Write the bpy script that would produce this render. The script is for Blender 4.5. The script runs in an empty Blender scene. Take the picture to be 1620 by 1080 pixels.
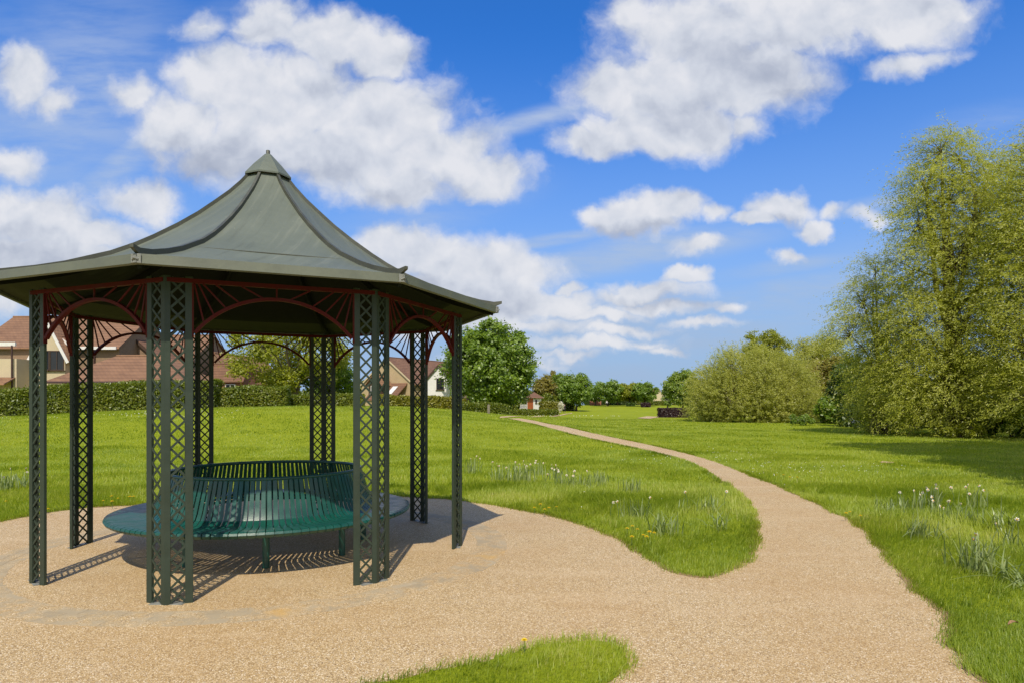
import bpy, bmesh, math, random
import numpy as np
from mathutils import Vector, Matrix
from mathutils.geometry import tessellate_polygon

R = math.radians
PI = math.pi
random.seed(7)
scene = bpy.context.scene
col = scene.collection
F, CX, HY, CH = 1030.0, 810.0, 640.0, 1.6      # focal length / horizon of the survey, camera height

# ------------------------------------------------------------------ terrain
def ss(a, b, t):
    t = np.clip((np.asarray(t, float) - a) / (b - a), 0, 1)
    return t * t * (3 - 2 * t)

def terr(x, y):
    x = np.asarray(x, float); y = np.asarray(y, float)
    s = np.where(x < -13, 22.0, 14.0)
    m = 1.5 * np.exp(-((x + 13) / s) ** 2) * ss(17, 38, y) * (1 - 0.8 * ss(58, 95, y))
    far = 1.6 * ss(125, 215, y)
    und = 0.05 * np.sin(x * .31 + 1) * np.sin(y * .27) * ss(17, 30, y) * (1 - ss(100, 140, y))
    return m + far + und

def tz(x, y): return float(terr(x, y))

def gp(px, py):
    """ground point seen in a given direction (surveyed against the terrain)"""
    k = (py - HY) / F
    for i in range(6000):
        D = 1.5 + i * .05
        if CH - k * D <= tz((px - CX) / F * D, D): break
    return ((px - CX) / F * D, D)

def X(px, D): return (px - CX) / F * D
def Z(py, D): return CH + (HY - py) / F * D

# ------------------------------------------------------------------ tagging
def tag(o, label=None, cat=None, group=None, kind=None):
    if label: o['label'] = label
    if cat: o['category'] = cat
    if group: o['group'] = group
    if kind: o['kind'] = kind
    return o

def thing(name, label, cat, loc=(0, 0, 0), rz=0, group=None):
    o = bpy.data.objects.new(name, None); col.objects.link(o)
    o.empty_display_size = .2
    o.location = loc; o.rotation_euler = (0, 0, rz)
    return tag(o, label, cat, group)

def copy_tree(o, parent=None):
    c = o.copy(); col.objects.link(c); c.parent = parent
    for ch in list(o.children): copy_tree(ch, c)
    return c

# ------------------------------------------------------------------ mesh builder
class MB:
    def __init__(s): s.v = []; s.f = []; s.m = []
    def add(s, vs, fs, mi=0):
        n = len(s.v); s.v += [tuple(v) for v in vs]
        s.f += [tuple(i + n for i in f) for f in fs]; s.m += [mi] * len(fs)
    def box(s, c, size, M=None, mi=0):
        x, y, z = [d / 2 for d in size]
        vs = [Vector((sx * x, sy * y, sz * z)) for sx in (-1, 1) for sy in (-1, 1) for sz in (-1, 1)]
        if M is not None: vs = [M @ v for v in vs]
        vs = [v + Vector(c) for v in vs]
        s.add(vs, [(0, 1, 3, 2), (4, 6, 7, 5), (0, 4, 5, 1), (2, 3, 7, 6), (0, 2, 6, 4), (1, 5, 7, 3)], mi)
    def bar(s, a, b, w, t, up=(0, 0, 1), mi=0):
        a, b = Vector(a), Vector(b); d = b - a; L = d.length; d.normalize()
        u = Vector(up); sd = d.cross(u)
        if sd.length < 1e-5: sd = d.cross(Vector((1, 0, 0)))
        sd.normalize(); n = sd.cross(d)
        M = Matrix((d, sd, n)).transposed()
        s.box((a + b) / 2, (L, w, t), M, mi)
    def tube(s, pts, rad, n=8, closed=False, mi=0, cap=True):
        pts = [Vector(p) for p in pts]; N = len(pts)
        if not hasattr(rad, '__len__'): rad = [rad] * N
        base = len(s.v); ref = None
        for i, p in enumerate(pts):
            if closed: d = pts[(i + 1) % N] - pts[i - 1]
            else: d = pts[min(i + 1, N - 1)] - pts[max(i - 1, 0)]
            if d.length < 1e-9: d = Vector((0, 0, 1))
            d.normalize()
            if ref is None: ref = Vector((0, 0, 1)) if abs(d.z) < .9 else Vector((1, 0, 0))
            a = d.cross(ref).normalized(); b = a.cross(d)
            ref = b if abs(b.dot(d)) < .5 else ref
            for k in range(n):
                t = 2 * PI * k / n
                s.v.append(tuple(p + (a * math.cos(t) + b * math.sin(t)) * rad[i]))
        rng = range(N) if closed else range(N - 1)
        for i in rng:
            j = (i + 1) % N
            for k in range(n):
                k2 = (k + 1) % n
                s.f.append((base + i * n + k, base + i * n + k2, base + j * n + k2, base + j * n + k)); s.m.append(mi)
        if cap and not closed:
            s.f.append(tuple(base + k for k in range(n))[::-1]); s.m.append(mi)
            s.f.append(tuple(base + (N - 1) * n + k for k in range(n))); s.m.append(mi)
    def build(s, name, mats, parent=None, smooth=False, loc=None, bevel=0):
        me = bpy.data.meshes.new(name); me.from_pydata(s.v, [], s.f)
        mats = mats if isinstance(mats, (list, tuple)) else [mats]
        for m in mats: me.materials.append(m)
        if len(mats) > 1: me.polygons.foreach_set('material_index', s.m)
        bm = bmesh.new(); bm.from_mesh(me); bmesh.ops.recalc_face_normals(bm, faces=bm.faces); bm.to_mesh(me); bm.free()
        if smooth: me.polygons.foreach_set('use_smooth', [True] * len(me.polygons))
        me.update()
        o = bpy.data.objects.new(name, me); col.objects.link(o); o.parent = parent
        if loc: o.location = loc
        if bevel:
            b = o.modifiers.new('bevel', 'BEVEL'); b.width = bevel; b.segments = 1; b.limit_method = 'ANGLE'
        return o

def np_mesh(name, V, quads, mat, parent=None, rnd=None, tris=False):
    k = 3 if tris else 4
    me = bpy.data.meshes.new(name)
    nv, nf = len(V), len(quads)
    me.vertices.add(nv); me.vertices.foreach_set('co', np.ascontiguousarray(V, np.float32).ravel())
    me.loops.add(nf * k); me.loops.foreach_set('vertex_index', np.ascontiguousarray(quads, np.int32).ravel())
    me.polygons.add(nf)
    me.polygons.foreach_set('loop_start', np.arange(0, nf * k, k, dtype=np.int32))
    me.polygons.foreach_set('loop_total', np.full(nf, k, np.int32))
    if rnd is not None:
        a = me.attributes.new('rnd', 'FLOAT', 'FACE'); a.data.foreach_set('value', np.ascontiguousarray(rnd, np.float32))
    for m in (mat if isinstance(mat, (list, tuple)) else [mat]): me.materials.append(m)
    me.update(calc_edges=True)
    o = bpy.data.objects.new(name, me); col.objects.link(o); o.parent = parent
    return o

# ------------------------------------------------------------------ materials
class NT:
    def __init__(s, tree): s.t = tree; s.n = tree.nodes; s.l = tree.links
    def node(s, typ, **kw):
        n = s.n.new(typ)
        for k, v in kw.items(): setattr(n, k, v)
        return n
    def link(s, a, b): s.l.new(a, b)
    def set(s, sock, v):
        if isinstance(v, bpy.types.NodeSocket): s.l.new(v, sock)
        else: sock.default_value = v
    def math(s, op, a, b=None, c=None, clamp=False):
        n = s.node('ShaderNodeMath', operation=op, use_clamp=clamp)
        for i, v in enumerate((a, b, c)):
            if v is not None: s.set(n.inputs[i], v)
        return n.outputs[0]
    def vmath(s, op, a, b=None, out=0):
        n = s.node('ShaderNodeVectorMath', operation=op)
        s.set(n.inputs[0], a)
        if b is not None: s.set(n.inputs[1], b)
        return n.outputs[out]
    def mix(s, f, a, b, mode='MIX'):
        n = s.node('ShaderNodeMix', data_type='RGBA', blend_type=mode)
        s.set(n.inputs[0], f); s.set(n.inputs[6], a); s.set(n.inputs[7], b)
        return n.outputs[2]
    def noise(s, vec, scale, detail=4, rough=.55, dist=0, out='Fac'):
        n = s.node('ShaderNodeTexNoise')
        if vec is not None: s.link(vec, n.inputs['Vector'])
        n.inputs['Scale'].default_value = scale; n.inputs['Detail'].default_value = detail
        n.inputs['Roughness'].default_value = rough; n.inputs['Distortion'].default_value = dist
        return n.outputs[out]
    def ramp(s, f, stops, interp='LINEAR'):
        n = s.node('ShaderNodeValToRGB'); r = n.color_ramp; r.interpolation = interp
        while len(r.elements) < len(stops): r.elements.new(.5)
        for e, (p, c) in zip(r.elements, stops):
            e.position = p; e.color = (*c, 1) if len(c) == 3 else c
        s.set(n.inputs[0], f); return n.outputs[0]
    def rng(s, v, a, b, c=0., d=1., smooth=True):
        n = s.node('ShaderNodeMapRange', interpolation_type='SMOOTHSTEP' if smooth else 'LINEAR')
        s.set(n.inputs[0], v)
        for i, q in enumerate((a, b, c, d)): s.set(n.inputs[1 + i], q)
        return n.outputs[0]

def rgb(c): return (c[0], c[1], c[2], 1.0)

def newmat(name):
    m = bpy.data.materials.new(name); m.use_nodes = True
    t = NT(m.node_tree); t.n.clear()
    out = t.node('ShaderNodeOutputMaterial')
    return m, t, out

def paint(name, c, rough=.45, metal=0, var=.25, scale=6, c2=None, bump=.02, spec=.5, wear=None):
    m, t, out = newmat(name)
    b = t.node('ShaderNodeBsdfPrincipled'); t.link(b.outputs[0], out.inputs[0])
    tc = t.node('ShaderNodeTexCoord').outputs['Object']
    n = t.noise(tc, scale, 5, .6)
    n2 = t.noise(tc, scale * 9, 3, .6)
    c2 = c2 or tuple(x * (1 - var) for x in c)
    f = t.rng(t.math('ADD', t.math('MULTIPLY', n, .7), t.math('MULTIPLY', n2, .3)), .32, .68)
    cc = t.mix(f, rgb(c2), rgb(c))
    if wear:
        n3 = t.noise(tc, scale * 4, 6, .7)
        cc = t.mix(t.rng(n3, wear[1], wear[1] + .06), cc, rgb(wear[0]))
    t.link(cc, b.inputs['Base Color'])
    b.inputs['Roughness'].default_value = rough; b.inputs['Metallic'].default_value = metal
    b.inputs['Specular IOR Level'].default_value = spec
    r = t.rng(n, .3, .7, rough * .85, min(1, rough * 1.2)); t.link(r, b.inputs['Roughness'])
    if bump:
        bp = t.node('ShaderNodeBump'); bp.inputs['Strength'].default_value = .3; bp.inputs['Distance'].default_value = bump
        t.link(n2, bp.inputs['Height']); t.link(bp.outputs[0], b.inputs['Normal'])
    return m

def leafmat(name, cols, trans=.35, gloss=.06, big=.6):
    """leaves: a different tint leaf by leaf, thin enough to let light through"""
    m, t, out = newmat(name)
    a = t.node('ShaderNodeAttribute', attribute_name='rnd').outputs['Fac']
    tc = t.node('ShaderNodeTexCoord').outputs['Object']
    n = t.noise(tc, big, 3, .6)
    f = t.math('ADD', t.math('MULTIPLY', a, .65), t.math('MULTIPLY', t.rng(n, .3, .7), .35))
    k = len(cols) - 1
    c = t.ramp(f, [(i / k * .9 + .05, cc) for i, cc in enumerate(cols)])
    d = t.node('ShaderNodeBsdfDiffuse'); t.link(c, d.inputs[0])
    tr = t.node('ShaderNodeBsdfTranslucent')
    t.link(t.mix(1.0, c, (1.4, 1.4, .6, 1), 'MULTIPLY'), tr.inputs[0])
    mx = t.node('ShaderNodeMixShader'); mx.inputs[0].default_value = trans
    t.link(d.outputs[0], mx.inputs[1]); t.link(tr.outputs[0], mx.inputs[2])
    g = t.node('ShaderNodeBsdfGlossy'); g.inputs['Roughness'].default_value = .45; g.inputs[0].default_value = (.9, .95, .9, 1)
    mx2 = t.node('ShaderNodeMixShader'); mx2.inputs[0].default_value = gloss
    t.link(mx.outputs[0], mx2.inputs[1]); t.link(g.outputs[0], mx2.inputs[2])
    t.link(mx2.outputs[0], out.inputs[0])
    return m

M = {}
M['post'] = paint('post_green_paint', (.030, .047, .031), .5, spec=.4, scale=5, var=.2, bump=.004, wear=((.17, .18, .155), .70))
M['red'] = paint('arch_red_paint', (.085, .007, .005), .65, scale=5, var=.25, bump=.004, spec=.2)
M['roof'] = paint('roof_sheet_metal', (.152, .168, .118), .55, metal=.0, spec=.3, scale=1.3, c2=(.112, .130, .098), bump=.004)
def roof_metal():
    m = paint('roof_sheet_metal', (.128, .150, .120), .5, spec=.4, scale=1.3, c2=(.112, .130, .098), bump=.004)
    t = NT(m.node_tree); b = [n for n in t.n if n.type == 'BSDF_PRINCIPLED'][0]
    src = b.inputs['Base Color'].links[0].from_socket
    tc = t.node('ShaderNodeTexCoord').outputs['Object']
    mp = t.node('ShaderNodeMapping'); t.link(tc, mp.inputs[0]); mp.inputs[2].default_value = (0, 0, R(-22.5)); mp.inputs[3].default_value = (.8, 13, .8)
    st = t.noise(mp.outputs[0], 1.0, 5, .65)
    c = t.mix(t.math('MULTIPLY', t.rng(st, .52, .72), .32), src, (.21, .225, .175, 1))
    c = t.mix(t.math('MULTIPLY', t.rng(st, .46, .30), .40), c, (.075, .085, .062, 1))
    sp = t.noise(tc, 14, 4, .7); c = t.mix(t.math('MULTIPLY', t.rng(sp, .70, .74), .5), c, (.30, .30, .24, 1))
    t.link(c, b.inputs['Base Color']); return m
M['roof'] = roof_metal()
M['under_shaded'] = paint('underside_shaded', (.016, .019, .011), .8, scale=3, var=.25, bump=.004, spec=.1)  # inner roof underside: the deep shade is put into this near-black colour
M['under_lit'] = paint('underside_lit', (.045, .055, .022), .8, scale=3, var=.25, bump=.004, spec=.1)  # same underside near the eave, lighter: bounced light put into the colour
M['rib'] = paint('rib_metal', (.085, .090, .066), .5, metal=.1, scale=5, var=.3, bump=.004, wear=((.15, .10, .05), .70))
M['gutter'] = paint('gutter_metal', (.125, .140, .100), .5, metal=.0, scale=4, var=.2, bump=.003, wear=((.30, .32, .28), .72))
M['joint'] = paint('joint_grey', (.26, .27, .24), .6, scale=20, var=.4)
M['bench'] = paint('bench_green_paint', (.006, .085, .062), .36, scale=7, var=.35, bump=.003, spec=.6, wear=((.10, .20, .17), .75))
M['bark'] = paint('bark', (.10, .075, .05), .9, scale=5, var=.5, bump=.05)
M['bark_pale'] = paint('bark_pale', (.20, .16, .10), .9, scale=5, var=.5, bump=.05)
M['cream'] = paint('cream_render', (.56, .47, .31), .85, scale=1, var=.1)
M['white'] = paint('white_paint', (.74, .73, .70), .6, scale=3, var=.12)
M['wood_dark'] = paint('dark_brown_wood', (.07, .04, .025), .7, scale=4, var=.4)
M['orange'] = paint('orange_boards', (.46, .12, .03), .7, scale=3, var=.3)
M['pipe'] = paint('brown_pipe', (.05, .02, .015), .5, scale=3, var=.2)
M['old_wood'] = paint('weathered_wood', (.26, .23, .17), .85, scale=8, var=.5, bump=.03)
M['glass'] = paint('window_glass', (.02, .025, .03), .08, scale=1, var=.3, bump=0)
M['skin'] = paint('skin', (.42, .25, .18), .6, var=.1)
M['black_cloth'] = paint('black_cloth', (.015, .015, .018), .9, var=.3)
M['white_cloth'] = paint('white_cloth', (.75, .75, .75), .9, var=.1)
M['hair'] = paint('dark_hair', (.02, .014, .01), .6)
M['dead_leaf'] = paint('dead_leaf', (.36, .21, .10), .8, scale=40, var=.5)

def brick(name, c1, c2, mortar, scale):
    m, t, out = newmat(name)
    b = t.node('ShaderNodeBsdfPrincipled'); t.link(b.outputs[0], out.inputs[0])
    tc = t.node('ShaderNodeTexCoord').outputs['Object']
    sp = t.node('ShaderNodeSeparateXYZ'); t.link(tc, sp.inputs[0])
    cb = t.node('ShaderNodeCombineXYZ'); t.link(t.math('ADD', sp.outputs[0], sp.outputs[1]), cb.inputs[0]); t.link(sp.outputs[2], cb.inputs[1])
    br = t.node('ShaderNodeTexBrick'); t.link(cb.outputs[0], br.inputs['Vector'])
    br.inputs['Color1'].default_value = rgb(c1); br.inputs['Color2'].default_value = rgb(c2); br.inputs['Mortar'].default_value = rgb(mortar)
    br.inputs['Scale'].default_value = scale; br.inputs['Mortar Size'].default_value = .015
    n = t.noise(tc, .8, 4)
    cc = t.mix(t.math('MULTIPLY', t.rng(n, .35, .7), .35), br.outputs[0], rgb(tuple(x * .7 for x in c1)))
    t.link(cc, b.inputs['Base Color']); b.inputs['Roughness'].default_value = .9
    return m
M['buff_brick'] = brick('buff_brick', (.50, .38, .21), (.42, .31, .17), (.45, .38, .27), 4.5)
M['brown_brick'] = brick('brown_brick', (.27, .18, .11), (.21, .14, .085), (.28, .22, .16), 4.5)
M['red_brick'] = brick('red_brick', (.36, .13, .075), (.29, .10, .06), (.35, .27, .21), 4.5)
M['stone_wall'] = brick('stone_wall', (.50, .42, .29), (.38, .30, .19), (.36, .30, .22), 2.5)

def tiles(name, c1, c2):
    m, t, out = newmat(name)
    b = t.node('ShaderNodeBsdfPrincipled'); t.link(b.outputs[0], out.inputs[0])
    tc = t.node('ShaderNodeTexCoord').outputs['Object']
    sp = t.node('ShaderNodeSeparateXYZ'); t.link(tc, sp.inputs[0])
    course = t.math('FRACT', t.math('MULTIPLY', sp.outputs[2], 1 / .24))
    row = t.math('FLOOR', t.math('MULTIPLY', sp.outputs[2], 1 / .24))
    hx = t.math('MULTIPLY', t.math('ADD', sp.outputs[0], sp.outputs[1]), 1 / .33)
    cb = t.node('ShaderNodeCombineXYZ'); t.link(t.math('FLOOR', t.math('ADD', hx, t.math('MULTIPLY', row, .5))), cb.inputs[0]); t.link(row, cb.inputs[1])
    wn = t.node('ShaderNodeTexWhiteNoise', noise_dimensions='2D'); t.link(cb.outputs[0], wn.inputs['Vector'])
    n = t.noise(tc, .7, 5)
    f = t.math('ADD', t.math('MULTIPLY', wn.outputs['Value'], .5), t.math('MULTIPLY', t.rng(n, .3, .7), .5))
    cc = t.mix(f, rgb(c2), rgb(c1))
    cc = t.mix(t.rng(course, .0, .16, .75, 0.), cc, rgb(tuple(x * .28 for x in c2)))   # dark joint under each course
    t.link(cc, b.inputs['Base Color']); b.inputs['Roughness'].default_value = .85
    roll = t.math('SINE', t.math('MULTIPLY', hx, 2 * PI))
    h = t.math('ADD', t.math('SUBTRACT', 1., course), t.math('MULTIPLY', roll, .06))
    bp = t.node('ShaderNodeBump'); bp.inputs['Strength'].default_value = 1; bp.inputs['Distance'].default_value = .09
    t.link(h, bp.inputs['Height']); t.link(bp.outputs[0], b.inputs['Normal'])
    return m
M['tile'] = tiles('roof_tile_terracotta', (.255, .138, .072), (.175, .092, .048))
M['tile_dark'] = tiles('roof_tile_brown', (.205, .108, .060), (.145, .074, .042))

def gravel_nodes(t, tc):
    vo = t.node('ShaderNodeTexVoronoi'); t.link(tc, vo.inputs['Vector']); vo.inputs['Scale'].default_value = 165
    vo.inputs['Randomness'].default_value = 1
    sep = t.node('ShaderNodeSeparateColor'); t.link(vo.outputs['Color'], sep.inputs[0])
    stones = t.ramp(sep.outputs[0], [(0, (.12, .075, .036)), (.20, (.34, .225, .094)), (.52, (.455, .318, .140)), (.80, (.57, .425, .225)), (.93, (.74, .62, .42)), (1, (.86, .78, .62))])
    big = t.noise(tc, .55, 5, .62)
    mid = t.noise(tc, 5, 5, .6)
    c = t.mix(t.math('MULTIPLY', t.rng(big, .38, .66), .30), stones, (.41, .245, .09, 1))
    c = t.mix(t.math('MULTIPLY', t.rng(mid, .5, .75), .22), c, (.60, .47, .30, 1))
    return c, vo.outputs['Distance'], mid

def gravel():
    m, t, out = newmat('resin_gravel')
    b = t.node('ShaderNodeBsdfPrincipled'); t.link(b.outputs[0], out.inputs[0])
    tc = t.node('ShaderNodeTexCoord').outputs['Object']
    c, dist, mid = gravel_nodes(t, tc)
    sn = t.noise(tc, 1.7, 6, .7)
    c = t.mix(t.math('MULTIPLY', t.rng(sn, .66, .74), .30), c, (.20, .15, .09, 1))
    sc_ = t.node('ShaderNodeMapping'); t.link(tc, sc_.inputs[0]); sc_.inputs[2].default_value = (0, 0, R(25)); sc_.inputs[3].default_value = (.5, 1.6, 1)
    tr = t.noise(sc_.outputs[0], .8, 5, .6); c = t.mix(t.math('MULTIPLY', t.rng(tr, .50, .68), .22), c, (.62, .48, .30, 1))
    dk = t.noise(tc, 9, 5, .7); c = t.mix(t.math('MULTIPLY', t.rng(dk, .69, .75), .5), c, (.19, .12, .06, 1))
    t.link(c, b.inputs['Base Color']); b.inputs['Roughness'].default_value = .75
    bp = t.node('ShaderNodeBump'); bp.inputs['Strength'].default_value = .6; bp.inputs['Distance'].default_value = .004
    t.link(t.math('SUBTRACT', 1., dist), bp.inputs['Height']); t.link(bp.outputs[0], b.inputs['Normal'])
    return m
M['gravel'] = gravel()

def setts():
    m, t, out = newmat('dusty_stone_setts')
    b = t.node('ShaderNodeBsdfPrincipled'); t.link(b.outputs[0], out.inputs[0])
    tc = t.node('ShaderNodeTexCoord').outputs['Object']
    a = t.node('ShaderNodeAttribute', attribute_name='rnd').outputs['Fac']
    base = t.ramp(a, [(0, (.33, .265, .165)), (.5, (.375, .305, .195)), (1, (.42, .345, .225))])
    base = t.mix(t.math('MULTIPLY', t.noise(tc, 30, 5), .5), base, (.30, .26, .18, 1))
    g, dist, mid = gravel_nodes(t, tc)
    dust = t.rng(t.math('ADD', t.math('MULTIPLY', t.noise(tc, 6.5, 6, .7), .6), t.math('MULTIPLY', t.noise(tc, 1.2, 3, .6), .4)),   .40, .60)
    c = t.mix(t.math('MULTIPLY', dust, .92), base, g)
    c = t.mix(t.math('MULTIPLY', t.rng(t.noise(tc, 1.1, 4), .62, .72), .6), c, (.55, .33, .08, 1))
    t.link(c, b.inputs['Base Color']); b.inputs['Roughness'].default_value = .9
    return m
M['setts'] = setts()

def lawn():
    m, t, out = newmat('lawn')
    b = t.node('ShaderNodeBsdfPrincipled'); t.link(b.outputs[0], out.inputs[0])
    tc = t.node('ShaderNodeTexCoord').outputs['Object']
    n1 = t.noise(tc, .12, 5, .6); n2 = t.noise(tc, 1.3, 5, .65); n3 = t.noise(tc, 22, 4, .7)
    f = t.math('ADD', t.math('ADD', t.math('MULTIPLY', n1, .35), t.math('MULTIPLY', n2, .35)), t.math('MULTIPLY', n3, .3))
    c = t.ramp(f, [(.30, (.13, .165, .008)), (.46, (.21, .26, .011)), (.58, (.265, .31, .015)), (.72, (.33, .345, .03))])
    t.link(c, b.inputs['Base Color']); b.inputs['Roughness'].default_value = .95; b.inputs['Specular IOR Level'].default_value = .1
    bp = t.node('ShaderNodeBump'); bp.inputs['Strength'].default_value = .7; bp.inputs['Distance'].default_value = .06
    t.link(n3, bp.inputs['Height']); t.link(bp.outputs[0], b.inputs['Normal'])
    return m
M['lawn'] = lawn()
M['grass'] = leafmat('grass_blades', [(.16, .235, .020), (.265, .345, .028), (.365, .425, .042), (.50, .49, .15)], .5, .02, big=.35)
M['strap'] = leafmat('daffodil_leaves', [(.17, .23, .07), (.25, .31, .10), (.34, .38, .16)], .3, .05)
M['petal'] = paint('white_petals', (.74, .71, .58), .7, var=.1)
M['corona'] = paint('yellow_corona', (.75, .42, .05), .7, var=.2)
M['dandelion'] = paint('dandelion_yellow', (.85, .64, .01), .7, var=.2, scale=60)
M['daisy'] = paint('daisy_white', (.75, .74, .68), .8, var=.1)
LEAF = dict(
    maple=leafmat('leaf_fresh_green', [(.075, .135, .006), (.125, .21, .009), (.18, .28, .013), (.25, .34, .028)], .42, .04),
    oak=leafmat('leaf_yellow_green', [(.17, .20, .007), (.25, .28, .010), (.33, .35, .016)], .45, .03),
    willow=leafmat('leaf_willow', [(.24, .27, .025), (.34, .365, .035), (.43, .45, .06), (.55, .56, .18)], .5, .03),
    sallow=leafmat('leaf_sallow', [(.22, .24, .026), (.31, .33, .04), (.40, .41, .07), (.50, .50, .14)], .5, .03),
    brown=leafmat('leaf_brownish', [(.15, .135, .018), (.22, .19, .024), (.28, .24, .035)], .4, .03),
    dark=leafmat('leaf_dark', [(.030, .060, .006), (.055, .105, .008), (.085, .145, .012)], .35, .04),
    hedge=leafmat('leaf_hedge', [(.075, .115, .007), (.13, .175, .010), (.19, .225, .015), (.25, .26, .03)], .38, .04),
    gold=leafmat('leaf_golden', [(.17, .18, .012), (.23, .225, .015), (.27, .25, .02)], .3, .05),
    purple=leafmat('leaf_purple', [(.025, .008, .012), (.045, .014, .018), (.07, .025, .026)], .2, .06),
    chestnut=leafmat('leaf_chestnut', [(.12, .19, .014), (.18, .26, .018), (.24, .31, .03)], .4, .04),
    conifer=leafmat('leaf_conifer', [(.015, .03, .012), (.03, .05, .02)], .1, .04),
    blossom=leafmat('white_blossom', [(.45, .45, .33), (.60, .58, .46), (.70, .68, .58)], .2, .02),
)

# ------------------------------------------------------------------ foliage
def unit(v): return v / np.maximum(np.linalg.norm(v, axis=-1, keepdims=True), 1e-9)

def leaf_quads(name, P, N, A, L, W, mat, parent, rg, rnd=None):
    """P base points, N leaf normals, A leaf axes; a kite-shaped leaf each"""
    A = unit(A - N * np.sum(A * N, axis=1, keepdims=True)); S = np.cross(N, A)
    n = len(P)
    l = (L * rg.uniform(.65, 1.35, n))[:, None]; w = (W * rg.uniform(.7, 1.3, n))[:, None]
    V = np.stack([P, P + A * l * .45 + S * w * .5 - N * w * .12, P + A * l, P + A * l * .45 - S * w * .5 - N * w * .12], 1).reshape(-1, 3)
    Q = np.arange(n * 4).reshape(n, 4)
    return np_mesh(name, V, Q, mat, parent, rg.random(n) if rnd is None else rnd)

def crown_points(rg, lobes, n, shell=.55, sub=26, sig=.2):
    """clustered points in the lobes: each lobe is a set of sub-clumps, most of them near its skin"""
    c = np.array([l[:3] for l in lobes]); r = np.array([l[3] for l in lobes])
    q = np.array([l[4] if len(l) > 4 else 1. for l in lobes])
    w = r ** 2; w /= w.sum()
    K = len(lobes) * sub
    li = rg.choice(len(lobes), K, p=w)
    d = unit(rg.normal(size=(K, 3))); rad = r[li] * (shell + (1 - shell) * rg.random(K) ** .6)
    sc = np.stack([np.ones(K), np.ones(K), q[li]], 1)
    cc = c[li] + d * rad[:, None] * sc
    si = rg.integers(0, K, n)
    P = cc[si] + rg.normal(size=(n, 3)) * (r[li][si] * sig)[:, None] * np.array([1, 1, .75])
    out = unit((P - c[li][si]) + 1e-6)
    return P, out, cc, c[li]

def limb(mb, a, b, r0, r1, rg, sag=.15, n=6):
    a = np.array(a, float); b = np.array(b, float)
    L = np.linalg.norm(b - a); off = rg.normal(size=3) * L * .06
    pts = []; rad = []
    for i in range(n + 1):
        t = i / n
        p = a + (b - a) * t + off * math.sin(PI * t) + np.array([0, 0, L * sag * math.sin(PI * t)])
        pts.append(p); rad.append(r0 + (r1 - r0) * t)
    mb.tube(pts, rad, 6)

def make_tree(name, label, cat, x, y, lobes, nleaf, L, W, lmat, group=None, trunk_r=.25, trunk_h=None, bark='bark',
              seed=1, shell=.55, sub=26, sig=.2, up=.35, stems=1, twigs=60, droop=0., extra=None):
    rg = np.random.default_rng(seed)
    z0 = tz(x, y) - .05
    root = thing(name, label, cat, (x, y, z0), 0, group)
    P, out, cc, lc = crown_points(rg, lobes, nleaf, shell, sub, sig)
    keep = P[:, 2] > .05; P, out = P[keep], out[keep]; n = len(P)
    N = unit(out * .6 + rg.normal(size=(n, 3)) * .55 + np.array([0, -.35, up + .25]))
    A = unit(rg.normal(size=(n, 3)) + out * .5 + np.array([0, 0, -droop]))
    leaf_quads('crown', P, N, A, L, W, LEAF[lmat], root, rg)
    tops = sorted(lobes, key=lambda l: -l[2])
    top = tops[0]; th = trunk_h or max(.4, min(l[2] - l[3] * .6 for l in lobes))
    mb = MB()
    for s in range(stems):
        ang = rg.random() * 2 * PI; off = (0, 0) if stems == 1 else (math.cos(ang) * trunk_r * 2.2, math.sin(ang) * trunk_r * 2.2)
        lobe_s = tops[s % len(tops)]
        pts = [(off[0], off[1], -.1), (off[0] * 1.2, off[1] * 1.2, th * .5), (off[0] * 1.6 + lobe_s[0] * .12, off[1] * 1.6 + lobe_s[1] * .12, th),
               (lobe_s[0] * .6, lobe_s[1] * .6, th + (lobe_s[2] - th) * .6), (lobe_s[0], lobe_s[1], lobe_s[2] + lobe_s[3] * .4)]
        mb.tube(pts, [trunk_r * 1.35, trunk_r, trunk_r * .8, trunk_r * .45, trunk_r * .08], 8)
    for l in lobes:
        za = th * rg.uniform(.75, 1.05) + max(0, (l[2] - th)) * rg.uniform(.0, .3)
        f = max(0, (za - th) / max(.1, top[2] - th))
        limb(mb, (top[0] * f * .6, top[1] * f * .6, za), l[:3], trunk_r * .42, trunk_r * .12, rg)
    for i in rg.choice(len(cc), min(twigs, len(cc)), replace=False):
        limb(mb, lc[i], cc[i], trunk_r * .12, trunk_r * .03, rg, .05, 3)
    mb.build('trunk', M[bark], root, smooth=True)
    if extra: extra(root, rg, P, out)
    return root

def round_lobes(seed, r, z0, z1, k=14, squash=.9, lo=.32, hi=.48, off=(0, 0)):
    rg = np.random.default_rng(seed); out = []
    zc = (z0 + z1) / 2; h = (z1 - z0) / 2
    for i in range(k):
        t = (i + .5) / k; ph = i * 2.39996 + rg.random() * .5
        cz = 1 - 2 * t; sr = math.sqrt(1 - cz * cz)
        lr = rg.uniform(lo, hi) * min(r, h)
        out.append((off[0] + math.cos(ph) * sr * (r - lr), off[1] + math.sin(ph) * sr * (r - lr), zc + cz * (h - lr) + rg.normal() * .04 * h, lr, squash))
    out.append((off[0], off[1], zc, min(r, h) * .55, 1.))
    return out

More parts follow.
